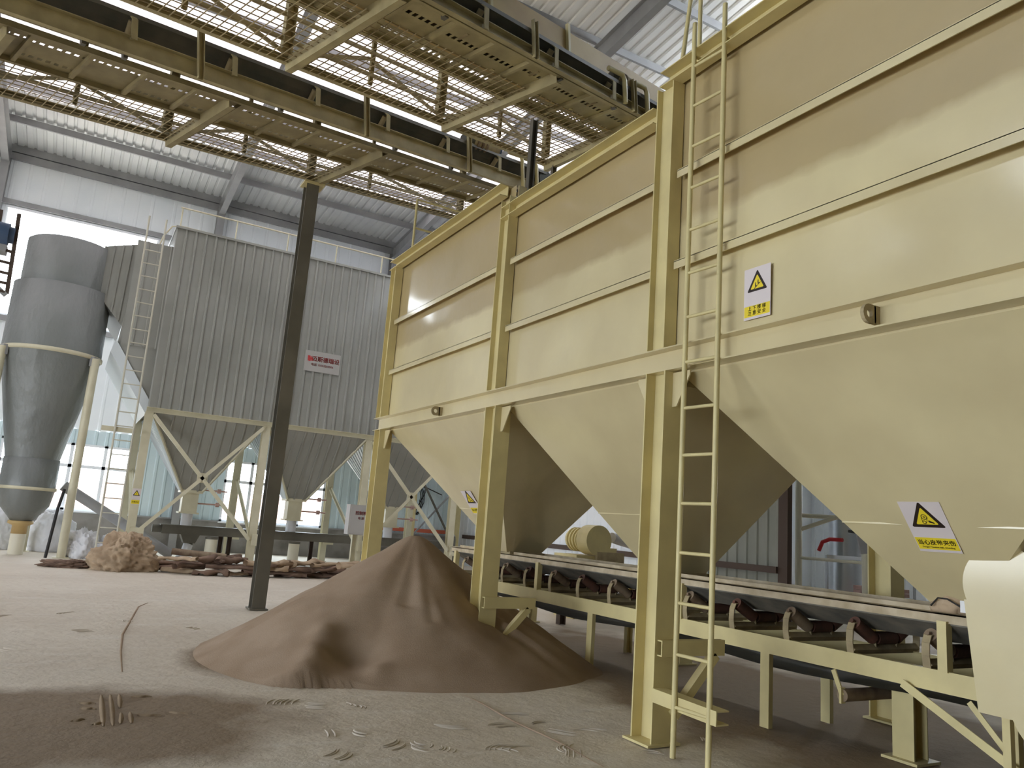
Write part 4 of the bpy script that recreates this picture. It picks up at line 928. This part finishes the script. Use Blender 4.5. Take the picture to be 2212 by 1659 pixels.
def cloth_tube(x, y, z, ang, L, r, tilt, seed):
    pts = []; n = 14
    for i in range(n+1):
        u = i/n; b = 0.30*noise.noise(V((u*2.2, seed*3.1, 0)))
        pts.append((u*L, b, 0.03*noise.noise(V((u*4, seed, 5)))+tilt*u))
    mb = MB(); m_ = 14; vs = []
    ca, sa = math.cos(ang), math.sin(ang)
    for i, (a, b, c) in enumerate(pts):
        k = 1+0.35*noise.noise(V((i*0.35, seed, 1))); fl = 0.50+0.40*noise.noise(V((i*0.3, seed, 8)))
        for q in range(m_):
            th = 2*PI*q/m_; rr = r*(1+0.34*noise.noise(V((math.cos(th)*1.8, math.sin(th)*1.8+seed, i*0.6))))
            la, lb, lc = a, b+rr*k*math.cos(th), c+rr*fl*math.sin(th)
            vs.append((x+la*ca-lb*sa, y+la*sa+lb*ca, max(0.004, z+r*0.62+lc)))
    fs = [(i*m_+q, i*m_+(q+1) % m_, (i+1)*m_+(q+1) % m_, (i+1)*m_+q) for i in range(n) for q in range(m_)]
    mb.add(vs, fs, True)
    # turned-in open ends
    for e in (0, n):
        base = [V(vs[e*m_+q]) for q in range(m_)]; c0 = sum(base, V())/m_; dirv = V((ca, sa, 0))*(0.12 if e == 0 else -0.12)
        inn = [c0+(p-c0)*0.72+dirv for p in base]; mb.add(base+inn, [(q, (q+1) % m_, m_+(q+1) % m_, m_+q) for q in range(m_)], True); mb.add(inn, [tuple(range(m_))])
    o = mb.build('cloth_tube', BROWNC if rnd.random() < 0.75 else TANC)
    return o
L1 = 'limp brown cloth filter tube in the long pile on the floor before the dust collector'
for i in range(24):
    x = 1.6+i*0.19+rnd.uniform(-.1, .1); lay = i % 3
    y = 18.95+rnd.uniform(-.45, .35); o = cloth_tube(x, y, 0.0+0.12*lay, rnd.uniform(-0.55, 0.55), rnd.uniform(0.7, 1.5), rnd.uniform(.09, .135), rnd.uniform(-.02, .06), i+0.5)
    tone = 'tan' if o.data.materials[0] == TANC else 'brown'
    tag(o, '%s cloth tube, %s layer of the tube pile, %s stack from the left' % (tone, ('bottom', 'middle', 'top')[lay], ('first', 'second', 'third', 'fourth', 'fifth', 'sixth', 'seventh', 'eighth')[i//3]), 'cloth tube', 'brown cloth filter tubes piled on the floor')
tag(MB().cyl((2.30, 19.50, 0.44), (3.45, 19.20, 0.38), 0.075, n=14).build('cardboard_roll', TANR), 'stiff greyish brown roll lying on top of the cloth tube pile', 'roll')

# =================================================================== RIGHT-REAR CLUTTER
gc = thing('gas_cylinder', 'dark grey gas cylinder with pale shoulder standing between wall and sand heap', 'gas cylinder', (11.2, 23.4, 0))
k_ = 23.4/14*1.0
MB().lathe((11.19, 23.4), [(0.0, 0.0), (0.17, 0.0), (0.17, 1.0), (0.15, 1.12)], n=20).build('body', DARKST, gc)
MB().lathe((11.19, 23.4), [(0.15, 1.12), (0.08, 1.22), (0.035, 1.25), (0.035, 1.38), (0.0, 1.38)], n=20).build('shoulder', GREYST, gc)
struct(MB().box((10.2, YB-0.2, 1.10), (XR, YB-0.12, 1.24)).build('trim_6', ORANGE))
mb = MB()
for k in range(5):
    mb.tube([(11.9+0.1*math.cos(a/3+k)+0.12*math.sin(a*0.9+k), 27.93, 2.3+0.55*math.cos(a/2.2+k*.7)) for a in range(10)], 0.014, n=5)
mb.tube([(11.6, 27.93, 3.4), (11.9, 27.93, 2.9), (12.8, 27.93, 2.6)], 0.02, n=5)
tag(mb.build('cable_coil', BLACKM), 'tangle of thin black cable hanging on the rear wall near the corner', 'cable')
# posts and slanting tubes near the corner
for x, y, lb in ((10.9, 26.2, 'cream post near the rear wall right of the dust collector'), (12.9, 26.6, 'cream post in the rear corner behind the gas cylinder')):
    tag(MB().hsec((x, y, 0), (x, y, 5.0), 0.2, 0.2, up=(0, 1, 0)).build('steel_post', CREAM2), lb, 'post')
tag(MB().bar((11.0, 26.2, 3.3), (12.85, 26.45, 0.6), 0.06, 0.06).build('slanting_bar', DARKST), 'dark slanting bar near the cable tangle in the rear corner', 'bar')
tag(MB().bar((12.9, 26.75, 2.9), (10.95, 26.35, 0.9), 0.05, 0.05).build('slanting_bar', GREYST), 'pale slanting tube crossing behind the dark bar in the rear corner', 'bar')

# blower seen under the bins
bl = thing('blower', 'cream spiral blower with ribbed motor standing behind the ground conveyor', 'blower', (8.75, 12.0, 0))
n = 30; o1 = []
for i in range(n+1):
    th = PI*1.5 - 2*PI*i/n*0.82; rr = 0.27+0.03*i/n; o1.append((8.75+0.0+rr*math.cos(th), 11.9, 1.42+rr*math.sin(th)))
pts = o1+[(9.18, 11.9, 1.30), (9.18, 11.9, 1.02)]
MB().prism(pts, (0, 0.34, 0)).build('scroll_housing', CREAM2, bl)
MB().box((8.72, 11.88, 0.7), (9.35, 12.2, 1.22)).build('pedestal', DUSTY, bl)
mb = MB().cyl((8.75, 12.26, 1.42), (8.75, 12.75, 1.42), 0.19, n=20)
for q in range(4): mb.cyl((8.75, 12.34+q*.1, 1.42), (8.75, 12.37+q*.1, 1.42), 0.23, n=20)
mb.build('motor', CREAM2, bl)
MB().box((8.3, 11.95, 0.0), (8.42, 12.6, 1.05)).box((9.1, 11.95, 0.0), (9.22, 12.6, .72)).box((8.3, 11.95, 1.02), (9.0, 12.7, 1.14)).build('stand', CREAM2, bl)
MB().tube([(9.2, 12.1, 1.5), (9.5, 12.2, 1.45), (9.9, 12.4, 1.4)], 0.1, n=10).build('outlet_pipe', WHITEC, bl)
# low machine legs and crate beyond the conveyor
ft = thing('steel_table', 'low dark-legged steel frame standing beyond the ground conveyor', 'frame', (9.3, 12.4, 0))
mb = MB()
for x, y in ((7.6, 11.3), (9.0, 11.0), (10.2, 10.6)): MB().hsec((x, y, 0), (x, y, 0.7), 0.12, 0.12, up=(1, 0, 0)).bar((x, y, .28), (x-.28, y+.05, .66), 0.05, 0.07).build('leg', BRONZE, ft)
MB().bar((7.5, 11.35, .74), (10.3, 10.6, .74), 0.3, 0.08).build('table_top', DARKST, ft)
cr = thing('pallet', 'low wooden pallet on the floor beyond the ground conveyor', 'pallet', (9.3, 9.3, 0))
for q in range(3): MB().box((8.6, 8.9+q*.4, 0), (10.0, 9.0+q*.4, .09)).build('runner', BRONZE, cr)
for q in range(6): MB().box((8.62+q*.23, 8.9, .09), (8.78+q*.23, 9.8, .11)).build('slat', TANR, cr)
tag(MB().chan((6.9, 8.6, 0), (6.9, 8.6, .95), 0.06, .1).build('steel_post', CREAM2), 'short cream channel post behind the ground conveyor near the sand heap', 'post')

# annex machines beyond the doorway
an = thing('annex_frame', 'pale tubular steel frame with shelf seen through the doorway', 'frame', (15.6, 11.6, 0))
for x, y in ((15.4, 11.1), (15.4, 12.9), (16.6, 11.1)):
    MB().cyl((x, y, 0), (x, y, 3.6), 0.08, n=14).build('post', PALEP, an)
MB().cyl((15.4, 11.1, 1.35), (15.4, 12.9, 1.35), .035, n=8).cyl((15.4, 12.9, 2.0), (16.6, 11.1, 2.9), .05, n=8).cyl((15.4, 12.95, 2.35), (16.6, 11.1, 2.35), .05, n=8).build('cross_tube', PALEP, an)
sh = thing('steel_bench', 'galvanised steel bench frame carrying bricks beyond the doorway', 'bench', (17.5, 12.8, 0))
mb = MB()
for x, y in ((16.8, 13.2), (17.9, 11.6)): mb.bar((x, y, 0), (x, y, 1.45), .05, .05)
mb.bar((16.8, 13.2, 1.42), (17.9, 11.6, 1.42), .07, .09).bar((16.8, 13.2, .55), (17.9, 11.6, .55), .05, .05); mb.build('frame', SILVER, sh)
for q in range(8): tag(MB().box((17.3+.18*(q % 4), 12.6-.26*(q % 4), .58+.10*(q//4)), (17.5+.18*(q % 4), 12.82-.26*(q % 4), .67+.10*(q//4))).build('brick', BRICK), 'red brick on the galvanised bench beyond the doorway, %s row, %s from the left' % (('lower', 'upper')[q//4], ('first', 'second', 'third', 'fourth')[q % 4]), 'brick', 'bricks on the annex bench')
tk = thing('steel_tank', 'shiny galvanised tank seen through the doorway', 'tank', (18.3, 13.6, 0)); MB().cyl((18.3, 13.8, 0.2), (18.3, 13.8, 2.6), .42, n=28).build('shell', SILVER, tk); MB().cyl((18.3, 13.8, 0), (18.3, 13.8, .2), .3, n=20).build('base', DARKST, tk)
tag(MB().tube([(15.25, 12.2, 1.55), (15.25, 12.1, 1.75), (15.25, 11.9, 1.82), (15.3, 11.6, 1.82)], 0.045, n=10).build('red_hose', REDM), 'red hose looped on the tubular frame beyond the doorway', 'hose')
fl = thing('flood_lamp', 'small pale head with black clamp hanging in the doorway', 'lamp', (14.6, 10.5, 1.9))
MB().bar((14.55, 10.6, 1.95), (14.6, 10.55, 1.55), .16, .16).build('housing', GREYST, fl); MB().bar((14.5, 10.85, 2.0), (14.65, 10.3, 1.95), .05, .06).build('clamp', BLACKM, fl); MB().bar((14.6, 10.5, 2.0), (14.7, 10.2, 4.4), .05, .05).build('arm', GREYST, fl)
